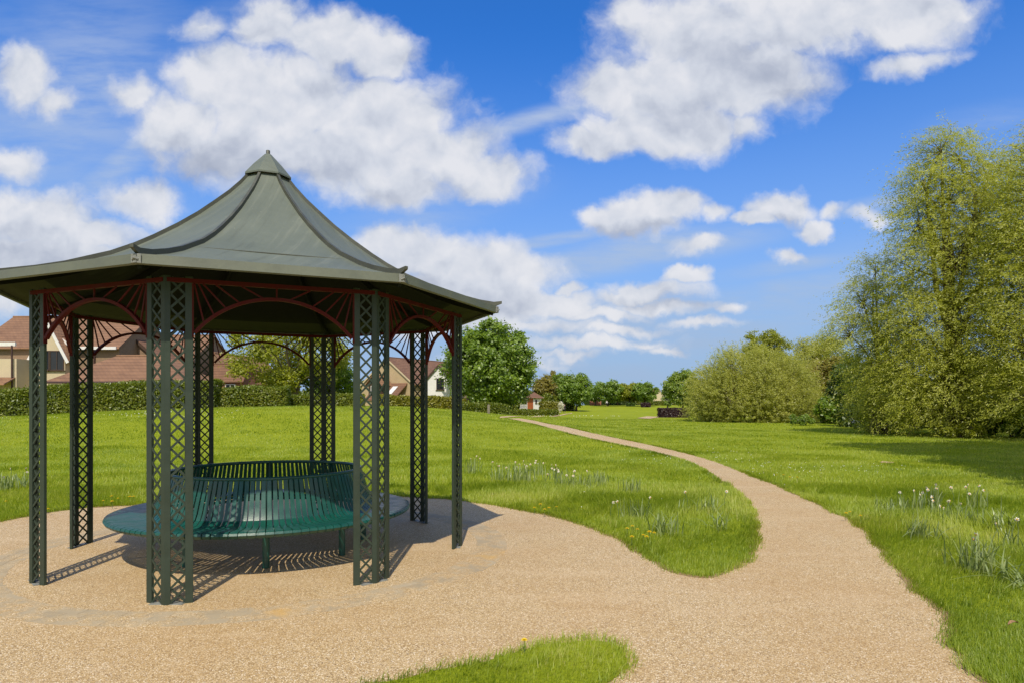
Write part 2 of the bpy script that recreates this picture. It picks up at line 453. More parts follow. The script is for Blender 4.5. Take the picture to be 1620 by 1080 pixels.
def make_hedge(name, label, a, b, w, hgt, n, L, W, lmat, group=None, seed=1, wob=.12, round_=.0, cat='hedge'):
    """a clipped hedge between two ground points: leaf skin over a twiggy core"""
    rg = np.random.default_rng(seed)
    a = np.array(a, float); b = np.array(b, float); d = b - a; Ln = np.linalg.norm(d); d /= Ln; nrm = np.array([-d[1], d[0]])
    c = (a + b) / 2; z0 = tz(*c)
    root = thing(name, label, cat, (c[0], c[1], z0), 0, group)
    s = rg.uniform(-.5, .5, n) * Ln
    face = rg.random(n)
    ht = hgt * (1 + wob * (np.sin(s * 1.1 + seed) * .5 + np.sin(s * 2.7 + 2 * seed) * .3 + np.sin(s * .45) * .5))
    if round_: ht = ht * np.sqrt(np.clip(1 - (2 * s / Ln) ** 2 * round_, .02, 1))
    zz = rg.random(n) * ht; tt = rg.uniform(-.5, .5, n) * w
    cross = np.where(face < .45, -w / 2, np.where(face < .6, w / 2, tt)); up = np.where(face < .6, 0., 1.)
    zz = np.where(face < .6, zz, ht)
    # soften the top edges
    edge = np.clip((zz - ht * .75) / (ht * .25 + 1e-6), 0, 1) * (up < .5); cross = cross * (1 - .25 * edge ** 2)
    zz = zz - np.where(up > .5, (np.abs(tt) / (w / 2)) ** 3 * .12 * ht, 0)
    ends = rg.random(n) < w / (Ln + w) * .5
    s = np.where(ends, np.sign(s) * Ln / 2, s)
    cross = np.where(ends, tt, cross)
    bump = rg.normal(size=n) * .06 * w
    P = np.stack([d[0] * s + nrm[0] * (cross + bump), d[1] * s + nrm[1] * (cross + bump), zz + rg.normal(size=n) * .03 * hgt], 1)
    P[:, 2] += terr(P[:, 0] + c[0], P[:, 1] + c[1]) - z0
    out = np.stack([nrm[0] * np.sign(cross) * (1 - up), nrm[1] * np.sign(cross) * (1 - up), up], 1)
    N = unit(out * .7 + rg.normal(size=(n, 3)) * .7 + np.array([0, 0, .3])); A = rg.normal(size=(n, 3)) + np.array([0, 0, .4])
    leaf_quads('foliage', P, N, A, L, W, LEAF[lmat], root, rg)
    mb = MB(); k = max(3, int(Ln / .8)); ring = []
    for i in range(k + 1):
        t = -.5 + i / k; si = t * Ln * .97
        h = float(hgt * .84 * (1 + wob * (math.sin(si * 1.1 + seed) * .5 + math.sin(si * 2.7 + 2 * seed) * .3 + math.sin(si * .45) * .5)))
        if round_: h *= math.sqrt(max(.03, 1 - (2 * t) ** 2 * round_))
        p = d * si; zt = tz(p[0] + c[0], p[1] + c[1]) - z0
        for cr, z in ((-w * .42, -.1), (-w * .42, h * .8), (-w * .25, h), (w * .25, h), (w * .42, h * .8), (w * .42, -.1)):
            ring.append((p[0] + nrm[0] * cr, p[1] + nrm[1] * cr, zt + z))
    fs = []
    for i in range(k):
        for j in range(5): fs.append((i * 6 + j, i * 6 + j + 1, i * 6 + 7 + j, i * 6 + 6 + j))
    fs.append((0, 1, 2, 3, 4, 5)); fs.append(tuple(k * 6 + j for j in range(6)))
    mb.add(ring, fs); mb.build('branches', M['twig_purple'] if lmat == 'purple' else M['twig'], root)
    return root
M['twig'] = paint('hedge_twigs', (.035, .045, .014), .95, scale=9, var=.6, bump=.05)
M['twig_purple'] = paint('purple_twigs', (.03, .012, .014), .95, scale=9, var=.6, bump=.05)

# ------------------------------------------------------------------ camera, light, sky
cam_d = bpy.data.cameras.new('camera'); cam = bpy.data.objects.new('camera', cam_d); col.objects.link(cam)
cam.location = (0, 0, CH); cam.rotation_euler = (R(90), 0, 0)
cam_d.sensor_width = 36; cam_d.lens = F / 1620 * 36; cam_d.shift_y = 100 / 1620
cam_d.clip_start = .1; cam_d.clip_end = 5000
scene.camera = cam
SUN_EL, SUN_AZ = 52.5, 180.5        # the sun stands behind the viewer
sd = bpy.data.lights.new('sun', 'SUN'); so = bpy.data.objects.new('sun', sd); col.objects.link(so)
sd.energy = 3.45; sd.angle = R(.53); sd.color = (1, .90, .75)
so.rotation_euler = (R(90 - SUN_EL), 0, R(0)); so.location = (0, -30, 40)
vs = scene.view_settings; scene.display_settings.display_device = 'sRGB'
vs.view_transform = 'Standard'; vs.look = 'None'; vs.exposure = 0.38; vs.gamma = 1; vs.use_curve_mapping = False

def build_world():
    w = bpy.data.worlds.new('World'); scene.world = w; w.use_nodes = True
    t = NT(w.node_tree); t.n.clear()
    out = t.node('ShaderNodeOutputWorld'); bg = t.node('ShaderNodeBackground'); t.link(bg.outputs[0], out.inputs[0])
    sky = t.node('ShaderNodeTexSky', sky_type='NISHITA'); sky.sun_disc = False
    sky.sun_elevation = R(SUN_EL); sky.sun_rotation = R(SUN_AZ); sky.air_density = 1.0; sky.dust_density = .6; sky.ozone_density = 2.0
    dirv = t.node('ShaderNodeTexCoord').outputs['Generated']
    sp = t.node('ShaderNodeSeparateXYZ'); t.link(dirv, sp.inputs[0])
    hz = sp.outputs[2]
    skyc = t.mix(1.0, sky.outputs[0], SKY_TINT, 'MULTIPLY')
    # cloud coordinates: bearing / elevation slopes of the sky ahead, in units of 100 survey pixels
    y = t.math('MAXIMUM', sp.outputs[1], .12)
    u = t.math('MULTIPLY', t.math('DIVIDE', sp.outputs[0], y), F / 100)
    v = t.math('MULTIPLY', t.math('DIVIDE', sp.outputs[2], y), F / 100)
    cb = t.node('ShaderNodeCombineXYZ'); t.link(u, cb.inputs[0]); t.link(v, cb.inputs[1]); p = cb.outputs[0]
    wn = t.noise(p, .9, 5, .58, out='Color')
    warp = t.vmath('SCALE', t.vmath('SUBTRACT', wn, (.5, .5, .5)), None); warp.node.inputs['Scale'].default_value = .85
    pw = t.vmath('ADD', p, warp)
    def chain(blobs, pv, soft=False):
        acc = None
        for q_, b in enumerate(blobs):
            if q_ % 6 == 5:      # evaluate the shapes in batches: keeps the shader's register use low
                n_ = t.node('ShaderNodeVectorMath', operation='MULTIPLY_ADD'); t.link(acc, n_.inputs[0]); n_.inputs[1].default_value = (1e-6, 1e-6, 1e-6); t.link(pv, n_.inputs[2]); pv = n_.outputs[0]
            cx, cy, rx, ry = b[:4]; rot = b[4] if len(b) > 4 else 0; wt = b[5] if len(b) > 5 else 1
            mp = t.node('ShaderNodeMapping', vector_type='TEXTURE'); t.link(pv, mp.inputs[0])
            mp.inputs[1].default_value = ((cx - CX) / 100, (HY - cy) / 100, 0)
            mp.inputs[2].default_value = (0, 0, R(rot)); mp.inputs[3].default_value = (rx / 100, ry / 100, 1)
            ln = t.vmath('LENGTH', mp.outputs[0], out=1)
            val = t.math('MULTIPLY_ADD', ln, -wt, wt)
            acc = val if acc is None else t.math('MAXIMUM', acc, val)
        return acc
    field = chain(CUMULUS, pw)
    fb = t.noise(pw, 1.5, 8, .58)
    fb_up = t.noise(t.vmath('ADD', pw, (.02, .16, 0)), 1.5, 4, .5)
    lo = t.noise(p, .75, 4, .55)
    lo_up = t.noise(t.vmath('ADD', p, (.05, .35, 0)), .75, 4, .55)
    dens = t.math('ADD', field, t.math('MULTIPLY_ADD', fb, .95, -.44))
    alpha = t.math('MULTIPLY', t.rng(dens, -.12, .52), .97)
    shade = t.math('ADD', t.math('MULTIPLY', t.math('SUBTRACT', t.noise(pw, 1.5, 4, .5), fb_up), .9), t.math('MULTIPLY', t.math('SUBTRACT', lo, lo_up), 1.2))
    grey = t.math('MAXIMUM', chain(GREY, pw), 0.)
    lit = t.math('ADD', t.math('SUBTRACT', t.math('ADD', .72, shade), t.math('MULTIPLY', grey, .75)), t.math('MULTIPLY', t.rng(dens, .1, .75), .10))
    ccol = t.ramp(lit, [(0, (.44, .49, .62)), (.35, (.57, .62, .74)), (.7, (.78, .82, .91)), (1, (.94, .95, 1.0))])
    ccol = t.vmath('SCALE', ccol); ccol.node.inputs['Scale'].default_value = CLOUD_LUM
    # thin cirrus and the milky low sky
    sc = t.node('ShaderNodeMapping'); t.link(p, sc.inputs[0]); sc.inputs[2].default_value = (0, 0, R(-14)); sc.inputs[3].default_value = (.42, 1.9, 1)
    st = t.noise(sc.outputs[0], 1.1, 6, .6)
    ci = t.math('MAXIMUM', chain(CIRRUS, p), 0.)
    cia = t.math('MULTIPLY', t.rng(ci, 0, .75), t.math('MULTIPLY_ADD', t.rng(st, .30, .66), .75, .25))
    base = t.mix(t.math('MULTIPLY', cia, .85), skyc, (.60 * CLOUD_LUM, .70 * CLOUD_LUM, .90 * CLOUD_LUM, 1))
    milk = t.math('MULTIPLY', t.rng(hz, -.05, .52, 1., 0.), MILK)
    base = t.mix(milk, base, (.41 * CLOUD_LUM, .57 * CLOUD_LUM, .82 * CLOUD_LUM, 1))
    behind = t.math('MULTIPLY', t.rng(sp.outputs[1], .12, .25), alpha)
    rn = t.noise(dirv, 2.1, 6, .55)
    fill_clouds = t.math('MULTIPLY', t.rng(sp.outputs[1], .30, .10), t.rng(rn, .40, .58))  # unseen warm white clouds, added behind the viewer to lift and warm shadows
    base = t.mix(t.math('MULTIPLY', fill_clouds, .95), base, (1.0 * CLOUD_LUM, .93 * CLOUD_LUM, .82 * CLOUD_LUM, 1))
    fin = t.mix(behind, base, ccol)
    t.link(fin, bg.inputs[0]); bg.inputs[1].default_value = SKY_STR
SKY_STR = .10
SKY_TINT = (.24, .80, 1.55, 1)
CLOUD_LUM = 6.5
MILK = 1.0
CUMULUS = [
    (425, 45, 75, 55), (520, 65, 110, 60), (600, 85, 75, 50), (345, 125, 95, 60), (450, 160, 170, 95), (600, 185, 150, 85), (290, 190, 85, 60),
    (410, 235, 180, 70), (560, 245, 160, 75), (690, 245, 120, 62), (775, 275, 80, 40), (640, 290, 90, 45), (215, 150, 45, 30, 0, .7),
    (1100, 50, 150, 90), (1250, 30, 220, 80), (1420, 25, 150, 65), (1000, 25, 60, 60, 0, .6), (980, 135, 110, 48), (1060, 140, 160, 85), (1160, 120, 170, 85), (1010, 205, 130, 45),
    (1090, 200, 110, 55), (930, 225, 75, 30), (1440, 100, 90, 24, 12, .6), (1180, 205, 50, 30, 0, .6),
    (1005, 336, 95, 36), (1070, 326, 65, 32), (955, 338, 45, 28), (1128, 336, 32, 20, 0, .7),
    (1235, 330, 62, 30), (1190, 347, 38, 17), (1284, 360, 42, 18), (1320, 336, 28, 15, 0, .7),
    (1105, 393, 50, 17, 0, .75), (1248, 404, 32, 15, 0, .9), (1385, 345, 36, 13, 0, .6),
    (610, 385, 70, 40), (660, 400, 100, 52), (730, 430, 110, 52), (790, 462, 90, 32), (880, 490, 70, 18), (700, 470, 160, 50), (895, 455, 24, 12, 0, .7),
    (790, 430, 110, 50), (840, 480, 120, 30), (720, 500, 200, 40), (930, 545, 150, 12, 0, .6), (800, 570, 120, 10, 0, .5), (1030, 460, 95, 24), (1085, 437, 38, 17), (975, 472, 60, 18, 0, .9), (1045, 487, 110, 14, 0, .8), (1150, 491, 34, 12, 0, .8), (945, 500, 90, 14, 0, .8), (850, 520, 110, 16, 0, .7),
    (60, 350, 120, 60), (140, 370, 90, 36), (20, 265, 60, 40, 0, .8), (40, 125, 60, 55, 0, .9), (95, 165, 40, 32, 0, .7), (222, 312, 80, 40, 0, .85), (60, 410, 170, 60), (20, 450, 150, 70),
    (320, 45, 45, 30, 0, .45), (1010, 545, 60, 8, 0, .6), (1050, 552, 40, 7, 0, .6), (900, 560, 60, 9, 0, .6), (980, 525, 90, 11, 0, .7), (1110, 515, 70, 9, 0, .6), (-180, 200, 160, 90), (1800, 300, 150, 60), (2000, 100, 200, 80),
]
GREY = [(330, 255, 160, 60, 0, .8), (480, 275, 130, 45, 0, .6), (650, 300, 140, 35, 0, .5), (560, 120, 100, 60, 0, .35), (1230, 110, 240, 80, -5, .42), (1100, 190, 120, 60, 0, .45), (1020, 357, 110, 16, 0, .7),
        (1235, 350, 60, 12, 0, .5), (690, 480, 200, 50, 0, .8), (70, 410, 190, 60, 0, .8), (1030, 480, 110, 14, 0, .5), (1000, 225, 130, 25, 0, .4)]
CIRRUS = [(840, 190, 190, 26, 15, .8), (1000, 400, 330, 40, 9, 1), (1250, 460, 260, 34, 8, .9), (1230, 425, 200, 20, 9, .7), (210, 245, 190, 45, 36, .8), (120, 150, 330, 260, 20, .6), (330, 60, 240, 90, 25, .4), (700, 330, 240, 60, 15, .5),
          (850, 385, 160, 16, 9, 1), (1100, 485, 420, 44, 4, .9), (1400, 320, 200, 20, 12, .6), (1560, 190, 160, 40, 10, .35), (930, 530, 700, 75, 2, 1.1), (1000, 590, 900, 50, 0, .9), (700, 430, 300, 60, 8, .7), (1450, 400, 260, 60, 8, .45), (300, 420, 400, 90, 0, .6), (1330, 500, 200, 30, 6, .8)]
build_world()

# ------------------------------------------------------------------ ground
def smooth_poly(pts, closed=False, step=.35, jit=0., seed=3):
    rg = random.Random(seed); n = len(pts); out = []
    for i in range(n if closed else n - 1):
        p0 = pts[(i - 1) % n] if closed or i > 0 else pts[0]; p1 = pts[i]; p2 = pts[(i + 1) % n]
        p3 = pts[(i + 2) % n] if closed or i + 2 < n else pts[-1]
        k = max(1, int(math.dist(p1, p2) / step))
        for j in range(k):
            t = j / k
            f = lambda a, b, c, d: .5 * ((2 * b) + (-a + c) * t + (2 * a - 5 * b + 4 * c - d) * t * t + (-a + 3 * b - 3 * c + d) * t ** 3)
            out.append((f(p0[0], p1[0], p2[0], p3[0]) + rg.gauss(0, jit), f(p0[1], p1[1], p2[1], p3[1]) + rg.gauss(0, jit)))
    if not closed: out.append(pts[-1])
    return out

def axis(lo, hi, a, b, fine, grow):
    v = [a]
    while v[-1] < b: v.append(v[-1] + fine)
    s = fine
    while v[-1] < hi: s *= grow; v.append(v[-1] + s)
    s = fine
    while v[0] > lo: s *= grow; v.insert(0, v[0] - s)
    return np.array(v)
gx = axis(-900, 900, -45, 45, 1.0, 1.18); gy = axis(-60, 1600, 0, 110, 1.0, 1.15)
GX, GY = np.meshgrid(gx, gy); nx, ny = len(gx), len(gy)
V = np.stack([GX.ravel(), GY.ravel(), terr(GX, GY).ravel()], 1)
ii = np.arange(ny - 1)[:, None] * nx + np.arange(nx - 1)[None]
Q = np.stack([ii, ii + 1, ii + nx + 1, ii + nx], -1).reshape(-1, 4)
g = np_mesh('ground', V, Q, M['lawn']); g.data.polygons.foreach_set('use_smooth', [True] * len(g.data.polygons)); tag(g, kind='structure')

# near gravel: apron round the pavilion and the start of the path
left_px = [(1130, 755), (1170, 785), (1190, 815), (1195, 845), (1185, 880), (1160, 903), (1110, 914), (1060, 903), (1020, 880), (985, 857),
           (940, 838), (880, 818), (800, 803), (740, 793), (690, 788), (600, 784), (480, 785), (340, 790), (215, 799), (140, 803), (70, 812), (0, 826), (-150, 862)]
right_px = [(1560, 1080), (1535, 1050), (1500, 1020), (1515, 1000), (1490, 972), (1455, 940), (1432, 915), (1410, 885), (1380, 853), (1350, 825), (1290, 795), (1235, 770), (1200, 757)]
def ragged(poly, seed, amp=.035):
    q = np.array(poly); d = np.gradient(q, axis=0); d /= np.maximum(np.linalg.norm(d, axis=1, keepdims=True), 1e-6); nr = np.stack([d[:, 1], -d[:, 0]], 1)
    s_ = np.r_[0, np.cumsum(np.linalg.norm(np.diff(q, axis=0), axis=1))]
    o_ = np.sin(s_ * 2.3 + seed) * .5 + np.sin(s_ * 5.9 + 2 * seed) * .4 + np.sin(s_ * 13.7 + 3 * seed) * .35
    o_ *= np.minimum(1, np.minimum(s_, s_[-1] - s_) / .6)
    return [tuple(p) for p in q + nr * (o_ * amp)[:, None]]
lg = ragged(smooth_poly([gp(*p) for p in left_px], step=.1, jit=.006), 1); rgd = smooth_poly([(3.0, .4), (2.85, 2.4)] + [gp(*p) for p in right_px], step=.1, jit=.006); rgd = ragged(rgd, 2)
gravel_poly = lg + [(-9.5, 5.5), (-9.5, .4)] + rgd
def flat_sheet(name, poly, z, mat):
    tris = tessellate_polygon([[Vector((x, y, 0)) for x, y in poly]])
    me = bpy.data.meshes.new(name); me.from_pydata([(x, y, z) for x, y in poly], [], [t if True else t for t in tris]); me.materials.append(mat)
    bm = bmesh.new(); bm.from_mesh(me); bmesh.ops.recalc_face_normals(bm, faces=bm.faces)
    for f in bm.faces:
        if f.normal.z < 0: f.normal_flip()
    bm.to_mesh(me); bm.free()
    o = bpy.data.objects.new(name, me); col.objects.link(o); return o
tag(flat_sheet('gravel_apron', gravel_poly, .006, M['gravel']), kind='structure')

def strip(name, L, Rr, mat, n=60, k=5, lift=.02):
    def res(p, n):
        p = np.array(p); d = np.r_[0, np.cumsum(np.linalg.norm(np.diff(p, axis=0), axis=1))]
        s = np.linspace(0, d[-1], n); return np.stack([np.interp(s, d, p[:, 0]), np.interp(s, d, p[:, 1])], 1)
    L, Rr = res(L, n), res(Rr, n)
    w = np.linspace(0, 1, k + 1)[None, :, None]
    P = L[:, None] * (1 - w) + Rr[:, None] * w
    lf = np.minimum(.006 + .0006 * np.maximum(0, P[..., 1] - 12), lift + .02)
    V = np.concatenate([P, (terr(P[..., 0], P[..., 1]) + lf)[..., None]], -1).reshape(-1, 3)
    ii = np.arange(n - 1)[:, None] * (k + 1) + np.arange(k)[None]
    Q = np.stack([ii, ii + 1, ii + k + 2, ii + k + 1], -1).reshape(-1, 4)
    o = np_mesh(name, V, Q, mat); tag(o, kind='structure')
    return np.r_[L, Rr[::-1]]
sl = smooth_poly([lg[0]] + [gp(*p) for p in [(1080, 728), (1000, 708), (900, 686), (860, 675), (820, 665.5), (800, 662)]], step=1)
sr = smooth_poly([rgd[-1]] + [gp(*p) for p in [(1120, 726), (1030, 704), (930, 683), (885, 673), (845, 665), (822, 661.5)]], step=1)
path_poly = strip('gravel_path', sl, sr, M['gravel'], 90)
a, b = gp(790, 661), gp(905, 653.6); c, d = gp(792, 658.6), gp(905, 652.2)
side_poly = strip('side_path', [a, b], [c, d], M['gravel'], 30, 2)
worn = strip('worn_ground', [gp(1008, 661), gp(1028, 662)], [gp(1024, 658), gp(1048, 659)], M['gravel'], 8, 2)
strip('worn_ground', [gp(1392, 731), gp(1410, 733)], [gp(1396, 729), gp(1415, 730.5)], M['gravel'], 6, 2)

# thin ragged band of bare soil where the turf meets the gravel
M['soil'] = paint('bare_soil', (.20, .125, .055), .95, scale=25, var=.5, c2=(.34, .235, .10), bump=.01)
def soil_band(poly, seed):
    q = np.array(poly); q = q[(q[:, 1] < 30) & (q[:, 1] > 1.5)]
    d = np.gradient(q, axis=0); d /= np.maximum(np.linalg.norm(d, axis=1, keepdims=True), 1e-6); nr = np.stack([d[:, 1], -d[:, 0]], 1)
    r_ = np.random.default_rng(seed); n = len(q); w_ = np.convolve(r_.random(n) ** 2, np.ones(3) / 3, 'same') * .075 + .006
    A_, B_ = q - nr * .05, q + nr * w_[:, None]; a2 = q - nr * w_[:, None]
    P = np.concatenate([a2, B_]); Vz = np.c_[P, terr(P[:, 0], P[:, 1]) + .009 + .0004 * np.maximum(0, P[:, 1] - 8)]
    i_ = np.arange(n - 1); o = np_mesh('bare_soil', Vz, np.stack([i_, i_ + 1, n + i_ + 1, n + i_], 1), M['soil']); tag(o, kind='structure')
for k_, p_ in enumerate((lg, rgd)): soil_band(p_, 50 + k_)

# tongue of grass in the foreground, lying on the gravel
tongue_px = [(560, 1100), (620, 1082), (690, 1068), (745, 1052), (790, 1042), (850, 1026), (920, 1018), (968, 1023), (988, 1040), (990, 1058), (965, 1082), (900, 1120)]
tongue = smooth_poly([gp(*p) for p in tongue_px] + [(.1, 2.6), (-.6, 2.6)], closed=True, step=.05, jit=.008)
tag(flat_sheet('grass_verge', tongue, .012, M['lawn']), kind='structure')

def inside(P, poly):
    poly = np.array(poly); x, y = P[:, 0], P[:, 1]; r = np.zeros(len(P), bool); n = len(poly)
    for i in range(n):
        x1, y1 = poly[i]; x2, y2 = poly[(i + 1) % n]
        if y1 == y2: continue
        c = ((y1 > y) != (y2 > y)) & (x < (x2 - x1) * (y - y1) / (y2 - y1) + x1); r ^= c
    return r

# ------------------------------------------------------------------ grass
def vnoise(x, y, s, seed=0):
    return (np.sin(x * s * 1.7 + seed) * np.cos(y * s * 1.3 + seed * 2.1) + np.sin((x + y) * s * .9 + seed * .7) * .7 + np.sin((x * .6 - y * 1.4) * s * 1.9 + 1.3 * seed) * .5) / 2.2

def blades(P, h, w, rg, lean=.45):
    n = len(P); ang = rg.random(n) * 2 * PI
    la = vnoise(P[:, 0], P[:, 1], .8, 5) * 4 + rg.normal(size=n) * .9; ang = np.where(rg.random(n) < .6, la - PI / 2, ang)
    side = np.stack([np.cos(ang), np.sin(ang), np.zeros(n)], 1) * (w / 2)[:, None]
    ld = np.stack([np.cos(la), np.sin(la), np.zeros(n)], 1) * (h * lean * rg.uniform(.2, 1.5, n))[:, None]
    B = np.c_[P, terr(P[:, 0], P[:, 1]) - .005]
    upv = np.array([0, 0, 1.])
    m = B + ld * .35 + upv * (h * .6)[:, None]; tip = B + ld + upv * (h * .95)[:, None]
    V = np.stack([B - side, B + side, m + side * .75, tip, m - side * .75], 1).reshape(-1, 3)
    # as two quads sharing the middle would need 5-gons: use a quad and a folded quad (triangle pair)
    i = np.arange(n)[:, None] * 5
    q = np.concatenate([i + np.array([[0, 1, 2, 4]])], 0); t = i + np.array([[4, 2, 3]])
    return V, q, t

def grass():
    rg = np.random.default_rng(5)
    Vs, Ts, Rn = [], [], []; off = 0
    bands = [(2.3, 5, 9500, .0042, .052), (5, 8, 4800, .0050, .056), (8, 13, 1600, .0075, .070), (13, 22, 480, .012, .065), (22, 40, 120, .022, .06), (40, 75, 22, .05, .06)]
    for y0, y1, dens, w, h in bands:
        xw = lambda y: .79 * y * 1.22 + .6
        area = (xw(y0) + xw(y1)) * (y1 - y0)
        n = int(area * dens)
        y = np.sqrt(rg.uniform(y0 ** 2, y1 ** 2, n)); x = rg.uniform(-1, 1, n) * xw(y)
        P = np.stack([x, y], 1)
        nz = vnoise(x, y, 3.1, 2) * .05 + rg.normal(size=n) * .018
        Pn = P + nz[:, None] * .5
        bad = inside(Pn, gravel_poly) | inside(Pn, path_poly) | (inside(P, side_poly) if y1 > 60 else False)
        if y0 < 5: bad &= ~inside(P + rg.normal(size=P.shape) * .012, tongue)
        P = P[~bad]; n = len(P); x, y = P[:, 0], P[:, 1]
        hh = h * rg.uniform(.5, 1.35, n) * (1 + .35 * vnoise(x, y, 1.1, 1) + .3 * vnoise(x, y, 3.3, 12))
        # rougher grass just behind the pavilion and round the daffodils
        rough = np.exp(-((y - (11.2 - .12 * x)) / 2.2) ** 2) * (x < 4.5) * (y > 9.2) + .9 * np.exp(-((x - 6.2) / 1.6) ** 2 - ((y - 8) / 2.6) ** 2)
        hh *= 1 + 1.0 * rough * np.clip(.5 + vnoise(x, y, .9, 4), 0, 1.4)
        hh *= np.clip(1 - .12 * ((y < 4.2) & (x < 1.6)), .3, 1)
        ww = w * rg.uniform(.7, 1.3, n)
        V, q, t = blades(P, hh, ww, rg)
        tri = np.concatenate([q[:, [0, 1, 2]], q[:, [0, 2, 3]], t], 0) + off
        r = np.clip(.42 + .13 * vnoise(x, y, .23, 3) + .16 * vnoise(x + 1.3 * np.sin(y * .7), y + 1.1 * np.sin(x * .9), .8, 8) + .14 * vnoise(x, y, 2.3, 6) + rg.normal(size=n) * .17 + .22 * rough, 0, 1)
        r = np.where(rg.random(n) < .035 + .10 * np.clip(rough, 0, 1), 1., r)
        Vs.append(V); Ts.append(tri); Rn.append(np.tile(r, 3)); off += len(V)
    # uneven tussocks in the rougher grass
    C_ = np.concatenate([np.stack([rg.uniform(-7.5, 4.2, 300), rg.uniform(9.6, 13.2, 300)], 1), np.stack([rg.uniform(1.2, 4.2, 170), rg.uniform(6.2, 10.5, 170)], 1),
                         np.stack([rg.uniform(3.4, 8.5, 240), rg.uniform(3.8, 12, 240)], 1), np.stack([rg.uniform(-.9, 1.0, 16), rg.uniform(3.2, 4.2, 16)], 1)])
    C_ = C_[~(inside(C_, gravel_poly) & ~inside(C_, tongue)) & ~inside(C_, path_poly)]
    k_ = np.repeat(np.arange(len(C_)), 46); n = len(k_); size = rg.uniform(.5, 1.25, len(C_)) * np.where(C_[:, 1] < 4.6, .55, 1)
    P = C_[k_] + rg.normal(size=(n, 2)) * (.055 * size[k_])[:, None]
    hh = .155 * size[k_] * rg.uniform(.45, 1.15, n); ww = np.maximum(.0045, P[:, 1] * .0007) * rg.uniform(.7, 1.3, n)
    V, qd, t = blades(P, hh, ww, rg, .75); tri = np.concatenate([qd[:, [0, 1, 2]], qd[:, [0, 2, 3]], t], 0) + off
    tone = rg.uniform(.15, .75, len(C_)); r = np.clip(tone[k_] + rg.normal(size=n) * .15, 0, 1); r = np.where(rg.random(n) < .10, 1., r)
    Vs.append(V); Ts.append(tri); Rn.append(np.tile(r, 3)); off += len(V)
    # longer blades hanging over the gravel edges
    for poly in (lg, rgd, sl, sr, tongue):
        q = np.array(poly); a_, b_ = q[:-1], q[1:]; ln = np.linalg.norm(b_ - a_, axis=1); D_ = np.maximum(2.5, a_[:, 1])
        cnt = (ln * np.minimum(520, 5200 / D_)).astype(int); cnt[(a_[:, 1] > 55) | (a_[:, 1] < 2)] = 0
        i_ = np.repeat(np.arange(len(ln)), cnt); t_ = rg.random(len(i_))[:, None]; P = a_[i_] * (1 - t_) + b_[i_] * t_
        nr = np.stack([(b_ - a_)[:, 1], -(b_ - a_)[:, 0]], 1) / ln[:, None]
        P = P + nr[i_] * (rg.normal(size=len(i_)) * .035 + .03 * vnoise(P[:, 0], P[:, 1], 5, 3))[:, None]
        n = len(P); hh = rg.uniform(.03, .085, n); ww = np.maximum(.0045, P[:, 1] * .0008) * rg.uniform(.7, 1.3, n)
        V, qd, t = blades(P, hh, ww, rg, .7); tri = np.concatenate([qd[:, [0, 1, 2]], qd[:, [0, 2, 3]], t], 0) + off
        r = np.clip(.30 + rg.normal(size=n) * .2, 0, 1); r = np.where(rg.random(n) < .08, 1., r)
        Vs.append(V); Ts.append(tri); Rn.append(np.tile(r, 3)); off += len(V)
    o = np_mesh('grass', np.concatenate(Vs), np.concatenate(Ts), M['grass'], None, np.concatenate(Rn), tris=True)
    tag(o, kind='stuff'); tag(o, 'green lawn grass growing either side of the gravel path', 'grass')
grass()

# ------------------------------------------------------------------ pavilion
GC = (-2.765, 7.38)
pav = thing('pavilion', 'octagonal dark green park pavilion with swept grey metal roof and lattice posts', 'pavilion', (*GC, 0))
RP, S8 = 2.20, math.sin(R(22.5))
def vtx(r, k): return Vector((r * math.cos(R(45 * k)), r * math.sin(R(45 * k)), 0))

def make_post():
    C = Vector((RP, 0, 0)); H = 2.63; st = MB(); lat = []
    for sgn in (1, -1):
        d = Vector((-math.sin(R(22.5)), sgn * math.cos(R(22.5)), 0)); nrm = Vector((math.cos(R(22.5)), sgn * math.sin(R(22.5)), 0))
        Mx = Matrix((d, nrm, Vector((0, 0, 1)))).transposed()
        st.box(C + d * .021 - nrm * .011 + Vector((0, 0, H / 2)), (.042, .022, H), Mx)
        st.box(C + d * .176 - nrm * .013 + Vector((0, 0, H / 2 + .001)), (.058, .026, H), Mx)
        l = MB(); a0, a1 = .040, .149; per = .112; nseg = int(H / per)
        for i in range(-1, nseg + 1):
            z0 = i * per + .02
            for dr, yo in ((1, -.007), (-1, -.0145)):
                p, q = (a0, z0), (a1, z0 + (a1 - a0) * 1.04)
                if p[1] < .002:
                    t = (.002 - p[1]) / (q[1] - p[1]); p = (p[0] + (q[0] - p[0]) * t, .002)
                if q[1] > H - .01:
                    t = (H - .01 - p[1]) / (q[1] - p[1])
                    if t <= 0.05: continue
                    q = (p[0] + (q[0] - p[0]) * t, H - .01)
                if dr < 0: p, q = (a0 + a1 - p[0], p[1]), (a0 + a1 - q[0], q[1])
                l.bar(C + d * p[0] + nrm * yo + Vector((0, 0, p[1])), C + d * q[0] + nrm * yo + Vector((0, 0, q[1])), .0175, .006, nrm)
        lat.append(l)
    o = st.build('post', M['post'], pav, bevel=.002)
    bp = MB(); bp.box(C + Vector((-.055, 0, .006)), (.085, .27, .010)); bp.build('base_plate', M['joint'], o)
    for l in lat: l.build('lattice_panel', M['post'], o)
    return o

